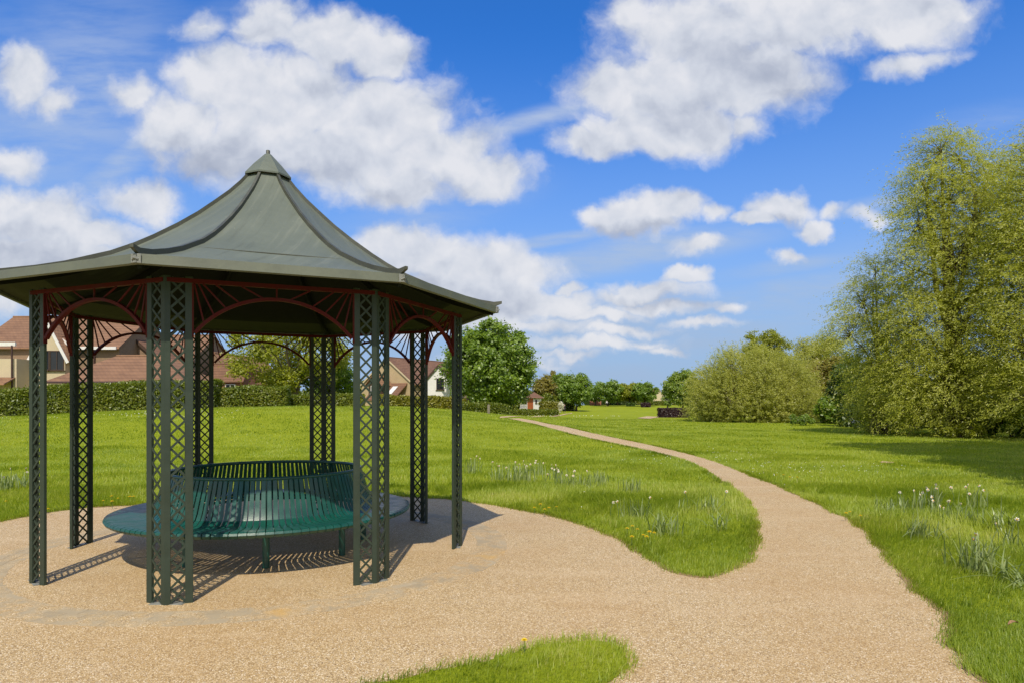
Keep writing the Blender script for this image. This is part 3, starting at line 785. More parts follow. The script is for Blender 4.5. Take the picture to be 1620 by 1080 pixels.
def make_arch():
    """arch between vertex 0 and 1, seen in the plane of that side"""
    A, B = vtx(RP, 0), vtx(RP, 1); mid = (A + B) / 2; u = (B - A).normalized(); nrm = Vector((mid.x, mid.y, 0)).normalized()
    half = (B - A).length / 2 - .207; zs, zp = 2.19, 2.50; rise = zp - zs
    Rc = (half ** 2 + rise ** 2) / (2 * rise); zc = zp - Rc
    o0 = mid - nrm * .013
    def pt(s, z, y=0): return o0 + u * s + nrm * y + Vector((0, 0, z))
    def za(s): return zc + math.sqrt(max(0, Rc * Rc - s * s))
    m = MB(); N = 26; ang = math.asin(half / Rc); w, t = .036, .026
    ring = []
    for i in range(N + 1):
        a = -ang + 2 * ang * i / N
        for rr, yy in ((Rc, -w / 2), (Rc, w / 2), (Rc - t, w / 2), (Rc - t, -w / 2)):
            ring.append(pt(rr * math.sin(a), zc + rr * math.cos(a), yy))
    fs = [(i * 4 + j, i * 4 + (j + 1) % 4, i * 4 + 4 + (j + 1) % 4, i * 4 + 4 + j) for i in range(N) for j in range(4)]
    fs += [(0, 1, 2, 3), tuple(N * 4 + j for j in range(4))]
    m.add(ring, fs)
    zt = 2.585
    for s in (-1, 1):
        m.box(pt(s * (half + .004), (zs + zt) / 2 - .03, .0), (.012, .030, zt - zs + .04), Matrix((u, nrm, Vector((0, 0, 1)))).transposed())
    arch = m.build('arch', M['red'], pav, bevel=0)
    for s in (-1, 1):
        for tb, tt in ((.075, .006), (.150, .035), (.24, .070), (.345, .165), (.53, .36)):
            a = pt(s * (half - tb), za(half - tb) - .004); b = pt(s * (half - tt), zt - .005)
            sp = MB(); sp.bar(a, b, .013, .010, nrm); sp.build('spoke', M['red'], arch)
    sp = MB(); sp.bar(pt(0, zp - .004), pt(0, zt - .005), .013, .010, nrm); sp.build('spoke', M['red'], arch)
    rl = MB(); rl.bar(pt(-half - .19, zt + .012), pt(half + .19, zt + .012), .034, .034, nrm)
    rail = rl.build('top_rail', M['red'], pav)
    return arch, rail

PROF = [(2.575, 2.700), (2.40, 2.745), (2.16, 2.81), (1.935, 2.885), (1.568, 3.04), (1.36, 3.155), (1.19, 3.265), (.96, 3.43), (.757, 3.593), (.58, 3.755), (.434, 3.893), (.31, 4.03), (.21, 4.16)]
def make_panel():
    t = MB(); vs = []; n = 6
    for (r, z) in PROF:
        a, b = vtx(r, 0), vtx(r, 1)
        for j in range(n + 1):
            q = a.lerp(b, j / n); sag = .012 * math.sin(PI * j / n) * min(1, r)
            vs.append((q.x, q.y, z - sag))
    k = len(PROF); off = len(vs)
    vs += [(x, y, z - .03) for x, y, z in vs]
    top = [(i * (n + 1) + j, i * (n + 1) + j + 1, (i + 1) * (n + 1) + j + 1, (i + 1) * (n + 1) + j) for i in range(k - 1) for j in range(n)]
    t.add(vs, top, 0)
    t.f += [tuple(x + off for x in f[::-1]) for f in top]; t.m += [2 if i < 2 * n else 1 for i in range(len(top))]  # outer underside gets the painted lit tone, inner the painted shade
    rim = [(j, j + 1, off + j + 1, off + j) for j in range(n)]
    t.f += rim; t.m += [0] * len(rim)
    me = t.build('roof_panel', [M['roof'], M['under_shaded'], M['under_lit']], pav, smooth=False)
    me.data.polygons.foreach_set('use_smooth', [True] * len(me.data.polygons))
    # lapped seam across the sheet
    s = MB(); r, z = 1.72, 2.972
    a, b = vtx(r, 0), vtx(r, 1); a = a.lerp(b, .03); b = b.lerp(vtx(r, 0), .03)
    pts = [a.lerp(b, j / 8) for j in range(9)]
    for p, q in zip(pts[:-1], pts[1:]):
        sa = .012 * math.sin(PI * .5)
        s.bar(p + Vector((0, 0, z - .004)), q + Vector((0, 0, z - .004)), .016, .007, (0, 0, 1))
    s.build('sheet_seam', M['rib'], me)
    return me

def make_rib():
    prof = [(2.65, 2.762)] + [(2.56, 2.736)] + [(r, z + .018) for r, z in PROF[1:]] + [(.16, 4.24)]
    m = MB(); vs = []
    for i, (r, z) in enumerate(prof):
        wd = .014
        hgt = .024 if i > 0 else .012
        for yy, dz in ((-wd, -.03), (-wd, hgt), (wd, hgt), (wd, -.03)):
            vs.append((r, yy, z + (dz if i else dz * .6)))
    n = len(prof)
    fs = [(i * 4 + j, i * 4 + (j + 1) % 4, i * 4 + 4 + (j + 1) % 4, i * 4 + 4 + j) for i in range(n - 1) for j in range(4)] + [(0, 1, 2, 3), tuple((n - 1) * 4 + j for j in range(4))]
    m.add(vs, fs); return m.build('hip_rib', M['rib'], pav)

def make_gutter():
    m = MB(); sec = [(2.552, 2.706), (2.590, 2.712), (2.598, 2.640), (2.572, 2.632), (2.560, 2.640)]
    vs = []
    for k in (0, 1):
        for r, z in sec:
            q = vtx(r / 1, k); vs.append((q.x, q.y, z))
    n = len(sec); m.add(vs, [(j, (j + 1) % n, n + (j + 1) % n, n + j) for j in range(n)] + [tuple(range(n)), tuple(range(n, 2 * n))])
    return m.build('gutter', M['gutter'], pav)

def make_rafter():
    m = MB()
    for i in range(len(PROF) - 2):
        (r0, z0), (r1, z1) = PROF[i], PROF[i + 1]
        a, b = vtx(r0 - .02, 0), vtx(r1 - .02, 0); a.z, b.z = z0 - .065, z1 - .065
        m.bar(a, b, .03, .06)
    return m.build('rafter', M['under_shaded'], pav)

def make_joint():
    m = MB(); c = vtx(2.597, 0)
    m.box(c + Vector((0, .012, 2.672)), (.016, .05, .070), Matrix.Rotation(R(22.5), 3, 'Z')); m.box(c + Vector((.001, -.012, 2.672)), (.016, .05, .069), Matrix.Rotation(R(-22.5), 3, 'Z'))
    m.tube([c + Vector((.004, .02, 2.665)), c + Vector((.022, 0, 2.675)), c + Vector((.004, -.022, 2.66))], .010, 6)
    return m.build('gutter_joint', M['joint'], pav, bevel=.003)

proto = [make_post(), *make_arch(), make_panel(), make_rib(), make_gutter(), make_joint(), make_rafter()]
for k in range(1, 8):
    for p in proto:
        c = copy_tree(p, pav); c.rotation_euler = (0, 0, R(45 * k))
m = MB(); vs = []
for r, z in ((.235, 4.172), (.262, 4.152), (.262, 4.170), (.16, 4.295), (.035, 4.43)):
    vs += [(r * math.cos(R(45 * k)), r * math.sin(R(45 * k)), z) for k in range(8)]
m.add(vs, [(i * 8 + k, i * 8 + (k + 1) % 8, i * 8 + 8 + (k + 1) % 8, i * 8 + 8 + k) for i in range(4) for k in range(8)] + [tuple(32 + k for k in range(8))])
cap = m.build('roof_cap', M['roof'], pav)
m = MB(); m.tube([(0, 0, 4.40), (0, 0, 4.43), (0, 0, 4.475), (0, 0, 4.48)], [.026, .022, .022, .012], 10); m.build('finial', M['rib'], cap, smooth=True)
# ------------------------------------------------------------------ circular bench
bench = thing('circular_bench', 'round dark green slatted metal bench facing outward beneath the pavilion', 'bench', (*GC, 0))
NS = 128
BP = [(1.545, .392, .066), (1.575, .405, .067), (1.590, .428, .069), (1.580, .449, .069), (1.54, .458, .067), (1.46, .452, .063), (1.36, .444, .058), (1.27, .443, .053), (1.205, .455, .048),
      (1.160, .490, .045), (1.132, .545, .042), (1.105, .63, .040), (1.08, .71, .038), (1.055, .79, .037), (1.04, .845, .036), (1.028, .872, .035)]
def slats(prof, name):
    m = MB(); n = len(prof); rg = random.Random(2)
    for k in range(NS):
        th = 2 * PI * (k + .5) / NS + rg.gauss(0, .0012); c, s = math.cos(th), math.sin(th); vs = []
        for i, (r, z, w) in enumerate(prof):
            j0, j1 = max(0, i - 1), min(n - 1, i + 1)
            dr, dz = prof[j1][0] - prof[j0][0], prof[j1][1] - prof[j0][1]; L = math.hypot(dr, dz); nr, nz = -dz / L, dr / L
            for sw, tt in ((-1, 0), (1, 0), (1, 1), (-1, 1)):
                rr, zz = r + nr * tt * .006, z + nz * tt * .006
                vs.append((rr * c - s * sw * w / 2, rr * s + c * sw * w / 2, zz))
        fs = [(i * 4 + j, i * 4 + (j + 1) % 4, i * 4 + 4 + (j + 1) % 4, i * 4 + 4 + j) for i in range(n - 1) for j in range(4)] + [(0, 1, 2, 3), tuple((n - 1) * 4 + j for j in range(4))]
        m.add(vs, fs)
    o = m.build(name, M['bench'], bench, smooth=True); o.data.set_sharp_from_angle(angle=R(40)); return o
slats(BP[:10], 'seat'); slats(BP[9:], 'backrest')
def ring(name, r, z, rad, parent=bench, n=96):
    m = MB(); m.tube([(r * math.cos(2 * PI * k / n), r * math.sin(2 * PI * k / n), z) for k in range(n)], rad, 8, closed=True)
    return m.build(name, M['bench'], parent, smooth=True)
ring('seat_rim', 1.553, .424, .022); ring('support_ring', 1.25, .412, .018); ring('support_ring', 1.06, .40, .018); ring('top_rail', 1.022, .872, .019)
for k in range(8):
    th = R(45 * k + 22.5 - 3); c, s = math.cos(th), math.sin(th)
    m = MB(); m.tube([(1.06 * c, 1.06 * s, 0), (1.06 * c, 1.06 * s, .015), (1.06 * c, 1.06 * s, .40)], [.034, .034, .034], 14)
    lg_ = m.build('leg', M['bench'], bench, smooth=False)
    m = MB(); m.bar((1.06 * c, 1.06 * s, .405), (1.52 * c, 1.52 * s, .415), .012, .04); m.bar((1.07 * c, 1.07 * s, .41), (1.012 * c, 1.012 * s, .86), .03, .02, (-s, c, 0))
    m.build('bracket', M['bench'], lg_)

# paved ring of stone setts round the pavilion
Vv, Qq, Rr = [], [], []; rg = np.random.default_rng(11)
for row, (r0, r1) in enumerate(((2.36, 2.476), (2.479, 2.594), (2.597, 2.71))):
    n = 84 + row * 4
    for k in range(n):
        a0, a1 = 2 * PI * (k + .008 + row * .37) / n, 2 * PI * (k + .992 + row * .37) / n
        zz = .0068 + rg.random() * .0010; j = rg.normal(size=4) * .0015 + (0 if row == 1 else rg.normal() * .008) * np.array([1, 1, 0, 0] if row == 0 else [0, 0, 1, 1])
        b0 = len(Vv)
        for a, r in ((a0, r0 + j[0]), (a1, r0 + j[1]), (a1, r1 + j[2]), (a0, r1 + j[3])): Vv.append((r * math.cos(a), r * math.sin(a), zz))
        for a, r in ((a0, r0 + j[0]), (a1, r0 + j[1]), (a1, r1 + j[2]), (a0, r1 + j[3])): Vv.append((r * math.cos(a), r * math.sin(a), .001))
        Qq += [(b0, b0 + 1, b0 + 2, b0 + 3)] + [(b0 + i, b0 + 4 + i, b0 + 4 + (i + 1) % 4, b0 + (i + 1) % 4) for i in range(4)]
        Rr += [rg.random()] * 5
o = np_mesh('paving_ring', np.array(Vv), np.array(Qq), M['setts'], None, np.array(Rr)); o.data.polygons.foreach_set('use_smooth', [False] * len(Qq)); o.location = (*GC, 0); tag(o, kind='structure')

# ------------------------------------------------------------------ houses
def wall_gable(m, x0, x1, y0, y1, z0, ze, zr, axis='x', mi=0):
    if axis == 'x':
        ym = (y0 + y1) / 2
        vs = [(x0, y0, z0), (x1, y0, z0), (x1, y1, z0), (x0, y1, z0), (x0, y0, ze), (x1, y0, ze), (x1, y1, ze), (x0, y1, ze), (x0, ym, zr), (x1, ym, zr)]
        fs = [(0, 1, 5, 4), (2, 3, 7, 6), (1, 2, 6, 9, 5), (3, 0, 4, 8, 7)]
    else:
        xm = (x0 + x1) / 2
        vs = [(x0, y0, z0), (x1, y0, z0), (x1, y1, z0), (x0, y1, z0), (x0, y0, ze), (x1, y0, ze), (x1, y1, ze), (x0, y1, ze), (xm, y0, zr), (xm, y1, zr)]
        fs = [(1, 2, 6, 5), (3, 0, 4, 7), (0, 1, 5, 8, 4), (2, 3, 7, 9, 6)]
    m.add(vs, fs, mi)

def roof_gable(m, x0, x1, y0, y1, ze, zr, axis='x', ov=.35, t=.10):
    """two pitched slabs, a little proud of the walls"""
    if axis == 'x':
        ym = (y0 + y1) / 2; sl = (zr - ze) / (ym - y0)
        for sg, ye in ((-1, y0), (1, y1)):
            e = ye + sg * ov; za = ze - sl * ov
            vs = [(x0 - ov * .5, e, za + .03), (x1 + ov * .5, e, za + .03), (x1 + ov * .5, ym, zr + .03), (x0 - ov * .5, ym, zr + .03)]
            vs += [(x, y, z + t) for x, y, z in vs]
            m.add(vs, [(0, 1, 2, 3), (4, 5, 6, 7), (0, 1, 5, 4), (1, 2, 6, 5), (2, 3, 7, 6), (3, 0, 4, 7)])
        m.tube([(x0 - ov * .5, ym, zr + t + .03), (x1 + ov * .5, ym, zr + t + .03)], .09, 6)
    else:
        xm = (x0 + x1) / 2; sl = (zr - ze) / (xm - x0)
        for sg, xe in ((-1, x0), (1, x1)):
            e = xe + sg * ov; za = ze - sl * ov
            vs = [(e, y0 - ov * .5, za + .03), (e, y1, za + .03), (xm, y1, zr + .03), (xm, y0 - ov * .5, zr + .03)]
            vs += [(x, y, z + t) for x, y, z in vs]
            m.add(vs, [(0, 1, 2, 3), (4, 5, 6, 7), (0, 1, 5, 4), (1, 2, 6, 5), (2, 3, 7, 6), (3, 0, 4, 7)])
        m.tube([(xm, y0 - ov * .5, zr + t + .03), (xm, y1, zr + t + .03)], .09, 6)

def barge(m, x0, x1, y, ze, zr, ov=.35, w=.22):
    xm = (x0 + x1) / 2; sl = (zr - ze) / (xm - x0)
    for sg, xe in ((-1, x0), (1, x1)):
        m.bar((xe + sg * ov, y, ze - sl * ov - .04), (xm, y, zr - .04), .04, w, (0, 0, 1))

def window(root, x, y, z, w, h, face='front', fm='white', bars=1):
    m = MB(); t = .07; dp = .06
    rot = {'front': 0, 'left': -90, 'right': 90}[face]
    Mz = Matrix.Rotation(R(rot), 3, 'Z'); c = Vector((x, y, z))
    def bx(mm, cx, cz, sx, sz, d, yo=0): mm.box(c + Mz @ Vector((cx, yo, cz)), (sx, d, sz), Mz)
    for s in (-1, 1):
        bx(m, s * (w / 2 - t / 2), 0, t, h, dp); bx(m, 0, s * (h / 2 - t / 2), w - 2 * t, t, dp)
    for i in range(bars):
        bx(m, -w / 2 + w * (i + 1) / (bars + 1), 0, .045, h - 2 * t, dp)
    bx(m, 0, -h / 2 - .04, w + .16, .06, .16, -.03)
    f = m.build('window', M[fm], root)
    p = MB(); bx(p, 0, 0, w - 2 * t + .01, h - 2 * t + .01, .02, .012); p.build('pane', M['glass'], f)
    return f

# house far left: cream gabled wing in front of a long brown-tiled range
D = 48; zg = tz(-35, 48)
def HX(px, D=D): return X(px, D)
h = thing('house', 'cream gabled house with brown tiled roof and white barge boards at the far left', 'house', (HX(40), D, zg))
ox = HX(40); L_ = lambda px: X(px, D) - ox; zz = lambda py, dd=D: Z(py, dd) - zg
w = MB(); wall_gable(w, L_(-90), L_(150), 3, 11, -.3, zz(548, 51), zz(512, 54) + .55, 'x'); w.build('wall', M['brown_brick'], h)
r = MB(); roof_gable(r, L_(-90), L_(150), 3, 11, zz(548, 51), zz(512, 54) + .55, 'x'); r.build('roof', M['tile'], h)
wg = MB(); wall_gable(wg, L_(23), L_(75), 1.9, 3.1, 1.75, zz(556), zz(513) + .3, 'y'); wg.build('gabled_wing', M['cream'], h)
wg = MB(); wg.box(((L_(23) + L_(75)) / 2, 2.55, .70), (L_(75) - L_(23) - .02, 1.26, 2.1)); wg.build('brick_base', M['red_brick'], h)
r = MB(); roof_gable(r, L_(23), L_(75), 1.9, 3.6, zz(556), zz(513) + .3, 'y'); r.build('wing_roof', M['tile'], h)
b = MB(); barge(b, L_(23), L_(75), 1.68, zz(556), zz(513) + .3); b.build('barge_board', M['white'], h)
window(h, L_(38), 1.88, zz(567), 1.1, 1.5, fm='wood_dark'); window(h, L_(62), 1.88, zz(567), 1.1, 1.5, fm='wood_dark'); window(h, L_(38), 1.88, .9, 1.2, 1.0, fm='wood_dark')
wl = MB(); wl.box(((L_(-30) + L_(23)) / 2, 1.6, 2.2), (L_(23) - L_(-30) - .05, 2.75, zz(546) - .9)); wl.build('bay_wall', M['cream'], h)
fb_ = MB(); fb_.box(((L_(-30) + L_(23)) / 2, .12, zz(544)), (L_(23) - L_(-30), .14, .28)); fb_.build('fascia', M['white'], h)
pr = MB(); pr.add([(L_(-30), -.9, zz(607)), (L_(21), -.9, zz(607)), (L_(21), .2, zz(596)), (L_(-30), .2, zz(596)), (L_(-30), -.9, zz(609)), (L_(21), -.9, zz(609)), (L_(21), .2, zz(598)), (L_(-30), .2, zz(598))],
                  [(0, 1, 2, 3), (4, 5, 6, 7), (0, 1, 5, 4), (1, 2, 6, 5), (3, 0, 4, 7)]); pr.build('porch_roof', M['tile'], h)
dp_ = MB(); dp_.tube([(L_(18), .05, zz(546)), (L_(18), .05, 0)], .06, 8); dp_.build('downpipe', M['pipe'], h)
dp_ = MB(); dp_.tube([(L_(92) + .8, 2.9, zz(548, 51)), (L_(92) + .8, 2.9, 0)], .06, 8); dp_.build('downpipe', M['pipe'], h)
for pxw in (84, 104):
    gd = MB(); xx = X(pxw, 51) - ox; wall_gable(gd, xx - .75, xx + .75, 2.6, 5.5, zz(575, 51), zz(548, 51), zz(536, 51), 'y'); dm = gd.build('dormer', M['brown_brick'], h)
    gd = MB(); roof_gable(gd, xx - .75, xx + .75, 2.6, 6, zz(548, 51), zz(536, 51), 'y', ov=.25); gd.build('dormer_roof', M['tile'], dm)
    gd = MB(); barge(gd, xx - .75, xx + .75, 2.44, zz(548, 51), zz(536, 51), ov=.25, w=.2); gd.build('barge_board', M['white'], dm)
    window(h, xx, 2.56, zz(561, 51), 1.0, 1.25, fm='wood_dark')
fb_ = MB(); fb_.box(((L_(75) + L_(150)) / 2, 2.6, zz(551, 51)), (L_(150) - L_(75), .12, .22)); fb_.build('fascia', M['white'], h)

# low garage block behind the hedge
D2 = 44; x0, x1 = X(66, D2), X(292, D2); zg2 = tz((x0 + x1) / 2, D2); cx0 = (x0 + x1) / 2
h = thing('garage_block', 'low buff garage block with long hipped terracotta tile roof above the left hedge', 'garage', (cx0, D2, zg2))
wd = x1 - x0; ze, zr_ = Z(604, D2) - zg2, Z(566, D2) - zg2 + .4; dep = 6.5
m = MB(); m.box((0, dep / 2, ze / 2 - .15), (wd - .5, dep - .5, ze + .1)); m.build('wall', M['stone_wall'], h)
hp = 3.1
vs = [(-wd / 2, 0, ze), (wd / 2, 0, ze), (wd / 2, dep, ze), (-wd / 2, dep, ze), (-wd / 2 + hp, dep / 2, zr_), (wd / 2 - hp, dep / 2, zr_)]
m = MB(); m.add(vs, [(0, 1, 5, 4), (2, 3, 4, 5), (1, 2, 5), (3, 0, 4), (0, 3, 2, 1)]); m.tube([(-wd / 2 + hp, dep / 2, zr_), (wd / 2 - hp, dep / 2, zr_)], .08, 6); m.build('roof', M['tile'], h)
m = MB(); m.tube([(-wd / 2, -.06, ze - .02), (wd / 2, -.06, ze - .02)], .07, 8); m.build('gutter', M['pipe'], h)

# house behind the garage
D3 = 56; x0, x1 = X(146, D3), X(300, D3); zg3 = .6; cx0 = (x0 + x1) / 2
h = thing('house', 'brown brick house with tall tiled roofs rising behind the garage block', 'house', (cx0, D3, zg3))
a0, a1 = x0 - cx0, x1 - cx0
m = MB(); wall_gable(m, a0, a1, 0, 9, -.3, Z(575, D3) - zg3, Z(533, D3 + 4.5) - zg3, 'x'); m.build('wall', M['brown_brick'], h)
m = MB(); roof_gable(m, a0, a1, 0, 9, Z(575, D3) - zg3, Z(533, D3 + 4.5) - zg3, 'x'); m.build('roof', M['tile'], h)
m = MB(); g0, g1 = X(204, D3) - cx0, X(276, D3) - cx0
wall_gable(m, g0, g1, -2.5, 4, -.3, Z(572, D3) - zg3, Z(540, D3) - zg3, 'y'); m.build('gabled_wing', M['brown_brick'], h)
m = MB(); roof_gable(m, g0, g1, -2.5, 4.4, Z(572, D3) - zg3, Z(540, D3) - zg3, 'y'); m.build('wing_roof', M['tile_dark'], h)
m = MB(); barge(m, g0, g1, -2.72, Z(572, D3) - zg3, Z(540, D3) - zg3); m.build('barge_board', M['wood_dark'], h)
m = MB(); m.bar((a0 - .2, -.3, Z(575, D3) - zg3), (a0 - .2, 4.5, Z(533, D3 + 4.5) - zg3), .1, .35, (0, 0, 1)); m.build('verge_trim', M['cream'], h)
window(h, (g0 + g1) / 2, -2.53, Z(585, D3) - zg3, 1.6, 1.2); 

# brick house with porch, half behind the loose tree
D4 = 60; zg4 = 1.0; cx0 = X(340, D4)
h = thing('house', 'brown brick gable end with lean-to tiled porch and white door beside the loose tree', 'house', (cx0, D4, zg4), R(-12))
m = MB(); wall_gable(m, -2.2, 2.2, 0, 8, -.3, Z(604, D4) - zg4, Z(560, D4) - zg4, 'y'); m.build('wall', M['brown_brick'], h)
m = MB(); roof_gable(m, -2.2, 2.2, 0, 8, Z(604, D4) - zg4, Z(560, D4) - zg4, 'y', ov=.2); m.build('roof', M['tile'], h)
p0 = .75; p1 = 4.2
m = MB(); wall_gable(m, p0, p1, -1.8, -.1, -.3, Z(600, D4) - zg4, Z(579, D4) - zg4, 'x'); pw_ = m.build('porch', M['red_brick'], h)
m = MB(); roof_gable(m, p0, p1, -1.8, -.1, Z(600, D4) - zg4, Z(579, D4) - zg4, 'x', ov=.25); m.build('porch_roof', M['tile_dark'], pw_)
m = MB(); m.box((1.35, -1.84, 1.6), (.85, .06, 2.0)); m.build('door', M['white'], h)
window(h, 2.9, -1.83, 1.9, 1.0, 1.1)

# buff gabled house right of the pavilion
D5 = 85; zg5 = .4; cx0 = X(612, D5)
h = thing('house', 'buff gabled house with white front wing and brown tiled roofs left of the round tree', 'house', (cx0, D5, zg5), R(-33))
ap = Z(566, D5) - zg5; ev = Z(607, D5) - zg5
m = MB(); wall_gable(m, -4.6, 4.6, 0, 14, -.3, ev, ap, 'y'); m.build('wall', M['buff_brick'], h)
m = MB(); roof_gable(m, -4.6, 4.6, 0, 14, ev, ap, 'y', ov=.3); m.build('roof', M['tile_dark'], h)
m = MB(); barge(m, -4.6, 4.6, -.17, ev, ap, ov=.3, w=.18); m.build('barge_board', M['cream'], h)
m = MB(); m.add([(-1.5, -2.6, ev - 2.0), (3.6, -2.6, ev - 2.0), (3.6, -.02, ev + .1), (-1.5, -.02, ev + .1), (-1.5, -2.6, ev - 2.15), (3.6, -2.6, ev - 2.15), (3.6, -.02, ev - .05), (-1.5, -.02, ev - .05)],
                [(0, 1, 2, 3), (4, 5, 6, 7), (0, 1, 5, 4), (1, 2, 6, 5), (2, 3, 7, 6), (3, 0, 4, 7)]); m.build('lean_to_roof', M['tile_dark'], h)
m = MB(); m.box((1.05, -1.25, (ev - 2.1) / 2), (4.9, 2.4, ev - 2.1)); m.build('lean_to_wall', M['buff_brick'], h)
m = MB(); m.bar((2.2, -1.9, ev - 1.33), (2.2, -.7, ev - .36), .8, .06, (0, 0, 1)); m.build('roof_light', M['white'], h)
m = MB(); wall_gable(m, -1.4, .9, -1.9, -.05, 2.2, ev - .05, ev + 1.0, 'y'); dm = m.build('dormer', M['wood_dark'], h)
m = MB(); roof_gable(m, -1.4, .9, -2.2, -.05, ev - .05, ev + 1.0, 'y', ov=.3); m.build('dormer_roof', M['tile'], dm)
window(h, -.3, -1.93, ev - .75, 1.3, 1.0)
# white wing
wx0, wx1 = X(677, 84) - X(612, 85) + .3, X(712, 84) - X(612, 85) + .5
h2 = thing('house', 'white rendered gable with dark barge boards over a red brick base beside the round tree', 'house', (X(694, 83), 83, .4), R(-8))
hw = 1.75
m = MB(); wall_gable(m, -hw, hw, 0, 6, 2.15, Z(601, 83) - .4, Z(577, 83) - .4, 'y'); m.build('wall', M['white'], h2)
m = MB(); m.box((.6, 3, 1.0), (2 * hw + 1.2, 5.9, 2.3)); m.build('brick_base', M['red_brick'], h2)
m = MB(); roof_gable(m, -hw, hw, 0, 7, Z(601, 83) - .4, Z(577, 83) - .4, 'y', ov=.35); m.build('roof', M['tile'], h2)
m = MB(); barge(m, -hw, hw, -.2, Z(601, 83) - .4, Z(577, 83) - .4, ov=.35, w=.2); m.build('barge_board', M['wood_dark'], h2)
window(h2, .2, -.02, Z(607, 83) - .4, 1.0, 1.45, fm='wood_dark'); window(h2, -.4, -.0, 1.1, 1.5, 1.0, fm='wood_dark')

# little hut with orange boards
D6 = 110; zg6 = Z(647, D6); h = thing('hut', 'small hut with orange boarded side, pale front and pyramid tile roof', 'hut', (X(845, D6), D6, zg6), R(38))
m = MB(); m.box((0, 0, .95), (1.75, 1.75, 2.0)); m.build('wall', M['white'], h)
m = MB(); m.box((-.885, -.05, .95), (.03, 1.5, 1.9)); m.build('boarded_side', M['orange'], h)
m = MB(); e = 1.25; m.add([(-e, -e, 1.9), (e, -e, 1.9), (e, e, 1.9), (-e, e, 1.9), (0, 0, 2.95)], [(0, 1, 4), (1, 2, 4), (2, 3, 4), (3, 0, 4), (0, 3, 2, 1)]); m.build('roof', M['tile_dark'], h)
window(h, -.3, -.90, 1.35, .35, .55, fm='wood_dark', bars=0)
# white garden seat in the shade by the hut
s = thing('garden_seat', 'white garden seat standing in tree shade beside the orange hut', 'garden seat', (X(828, 108), 108, Z(649, 108)), R(-15))
m = MB(); m.box((0, 0, .42), (1.2, .42, .05)); m.build('seat', M['white'], s)
m = MB()
for i in range(7): m.box((-.54 + i * .18, .2, .72), (.06, .03, .5))
m.box((0, .2, .98), (1.2, .04, .06)); m.build('backrest', M['white'], s)
for sx in (-1, 1):
    for sy in (-1, 1):
        m = MB(); m.bar((sx * .55, sy * .18, 0), (sx * .55, sy * .18, .42), .05, .05); m.build('leg', M['white'], s)
# far pale house and garden wall
D7 = 215; h = thing('house', 'tiny far pale house with pinkish roof between distant trees', 'house', (X(1042, D7), D7, 1.4), R(15))
m = MB(); wall_gable(m, -1.9, 1.9, 0, 8, -.5, 3.2, 5.6, 'y'); m.build('wall', M['cream'], h)
m = MB(); roof_gable(m, -1.9, 1.9, 0, 8, 3.2, 5.6, 'y', ov=.3); m.build('roof', M['tile'], h)
m = MB(); m.box((2.6, 2, 1.6), (1.6, 3, 3.6)); m.build('annexe', M['white'], h)
m = MB(); m.box((0, 0, .9), (3.6, .3, 2.0)); m.box((0, 0, 1.95), (3.7, .4, .1)); wl = m.build('garden_wall', M['red_brick'], None, loc=(X(942, 205), 205, 1.4)); tag(wl, 'short red brick garden wall under the distant trees', 'wall')

# weathered post on the mound
m = MB(); x, y = X(773, 58), 58.
m.box((0, 0, .36), (.22, .20, .95)); m.box((0, 0, .86), (.16, .14, .06)); p = m.build('wooden_post', M['old_wood'], None, loc=(x, y, tz(x, y) - .05), bevel=.02); tag(p, 'short weathered wooden post on the grass before the low hedge', 'post')

# ------------------------------------------------------------------ hedges
make_hedge('hedge', 'long clipped green hedge in front of the cream house and garage', (X(-140, 38), 38), (X(345, 39), 39), 1.6, 1.62, 34000, .13, .085, 'hedge', seed=2, wob=.05)
make_hedge('hedge', 'tall bulging hedge behind the pavilion in front of the brick porch', (X(335, 40), 40), (X(455, 41), 41), 2.0, 1.3, 16000, .13, .085, 'hedge', seed=4, wob=.12, round_=.35)
make_hedge('hedge', 'low hedge seen behind the pavilion under the loose tree', (X(440, 43), 43), (X(575, 44), 44), 1.3, .75, 10000, .13, .085, 'hedge', seed=5, wob=.1)
make_hedge('hedge', 'low yellow green hedge below the buff gabled house', (X(600, 66), 66), (X(735, 68), 68), 1.4, 1.15, 10000, .2, .13, 'gold', seed=6, wob=.1)
make_hedge('hedge', 'low ragged hedge between round tree and wooden post', (X(722, 66), 66), (X(800, 70), 70), 1.2, .95, 7000, .2, .13, 'hedge', seed=7, wob=.18)
make_hedge('hedge', 'low dark clipped hedge running in front of the orange hut', (X(788, 92), 92), (X(880, 97), 97), 1.3, .72, 7000, .22, .14, 'hedge', seed=8, wob=.06)
make_hedge('hedge', 'rounded golden bush hedge right of the orange hut', (X(856, 104), 104), (X(879, 105), 105), 1.6, 2.0, 4000, .22, .14, 'gold', seed=9, wob=.06, round_=.25)
make_hedge('hedge', 'nearer clipped dark purple hedge left of the big olive bush', (X(1043, 86), 86), (X(1087, 86.5), 86.5), 1.5, 1.22, 9000, .11, .075, 'purple', seed=10, wob=.03, round_=.12)
make_hedge('hedge', 'far small dark purple hedge beyond the lawn, right one of two', (X(1015, 178), 178), (X(1028, 178), 178), 1.5, 1.1, 1500, .25, .16, 'purple', seed=12, wob=.03, round_=.2)
make_hedge('hedge', 'far small dark hedge under the yellow green tree, left one of two', (X(992, 186), 186), (X(1004, 186), 186), 1.5, .9, 1500, .25, .16, 'dark', seed=13, wob=.03, round_=.2)
make_hedge('hedge', 'pale far hedge along the end of the lawn', (X(1024, 200), 200), (X(1060, 200), 200), 1.5, 1.2, 2500, .3, .2, 'hedge', seed=14, wob=.06)
make_hedge('hedge', 'long dark far hedge under the distant row of trees', (X(925, 210), 210), (X(1000, 212), 212), 1.5, 1.6, 3500, .3, .2, 'dark', seed=15, wob=.1)

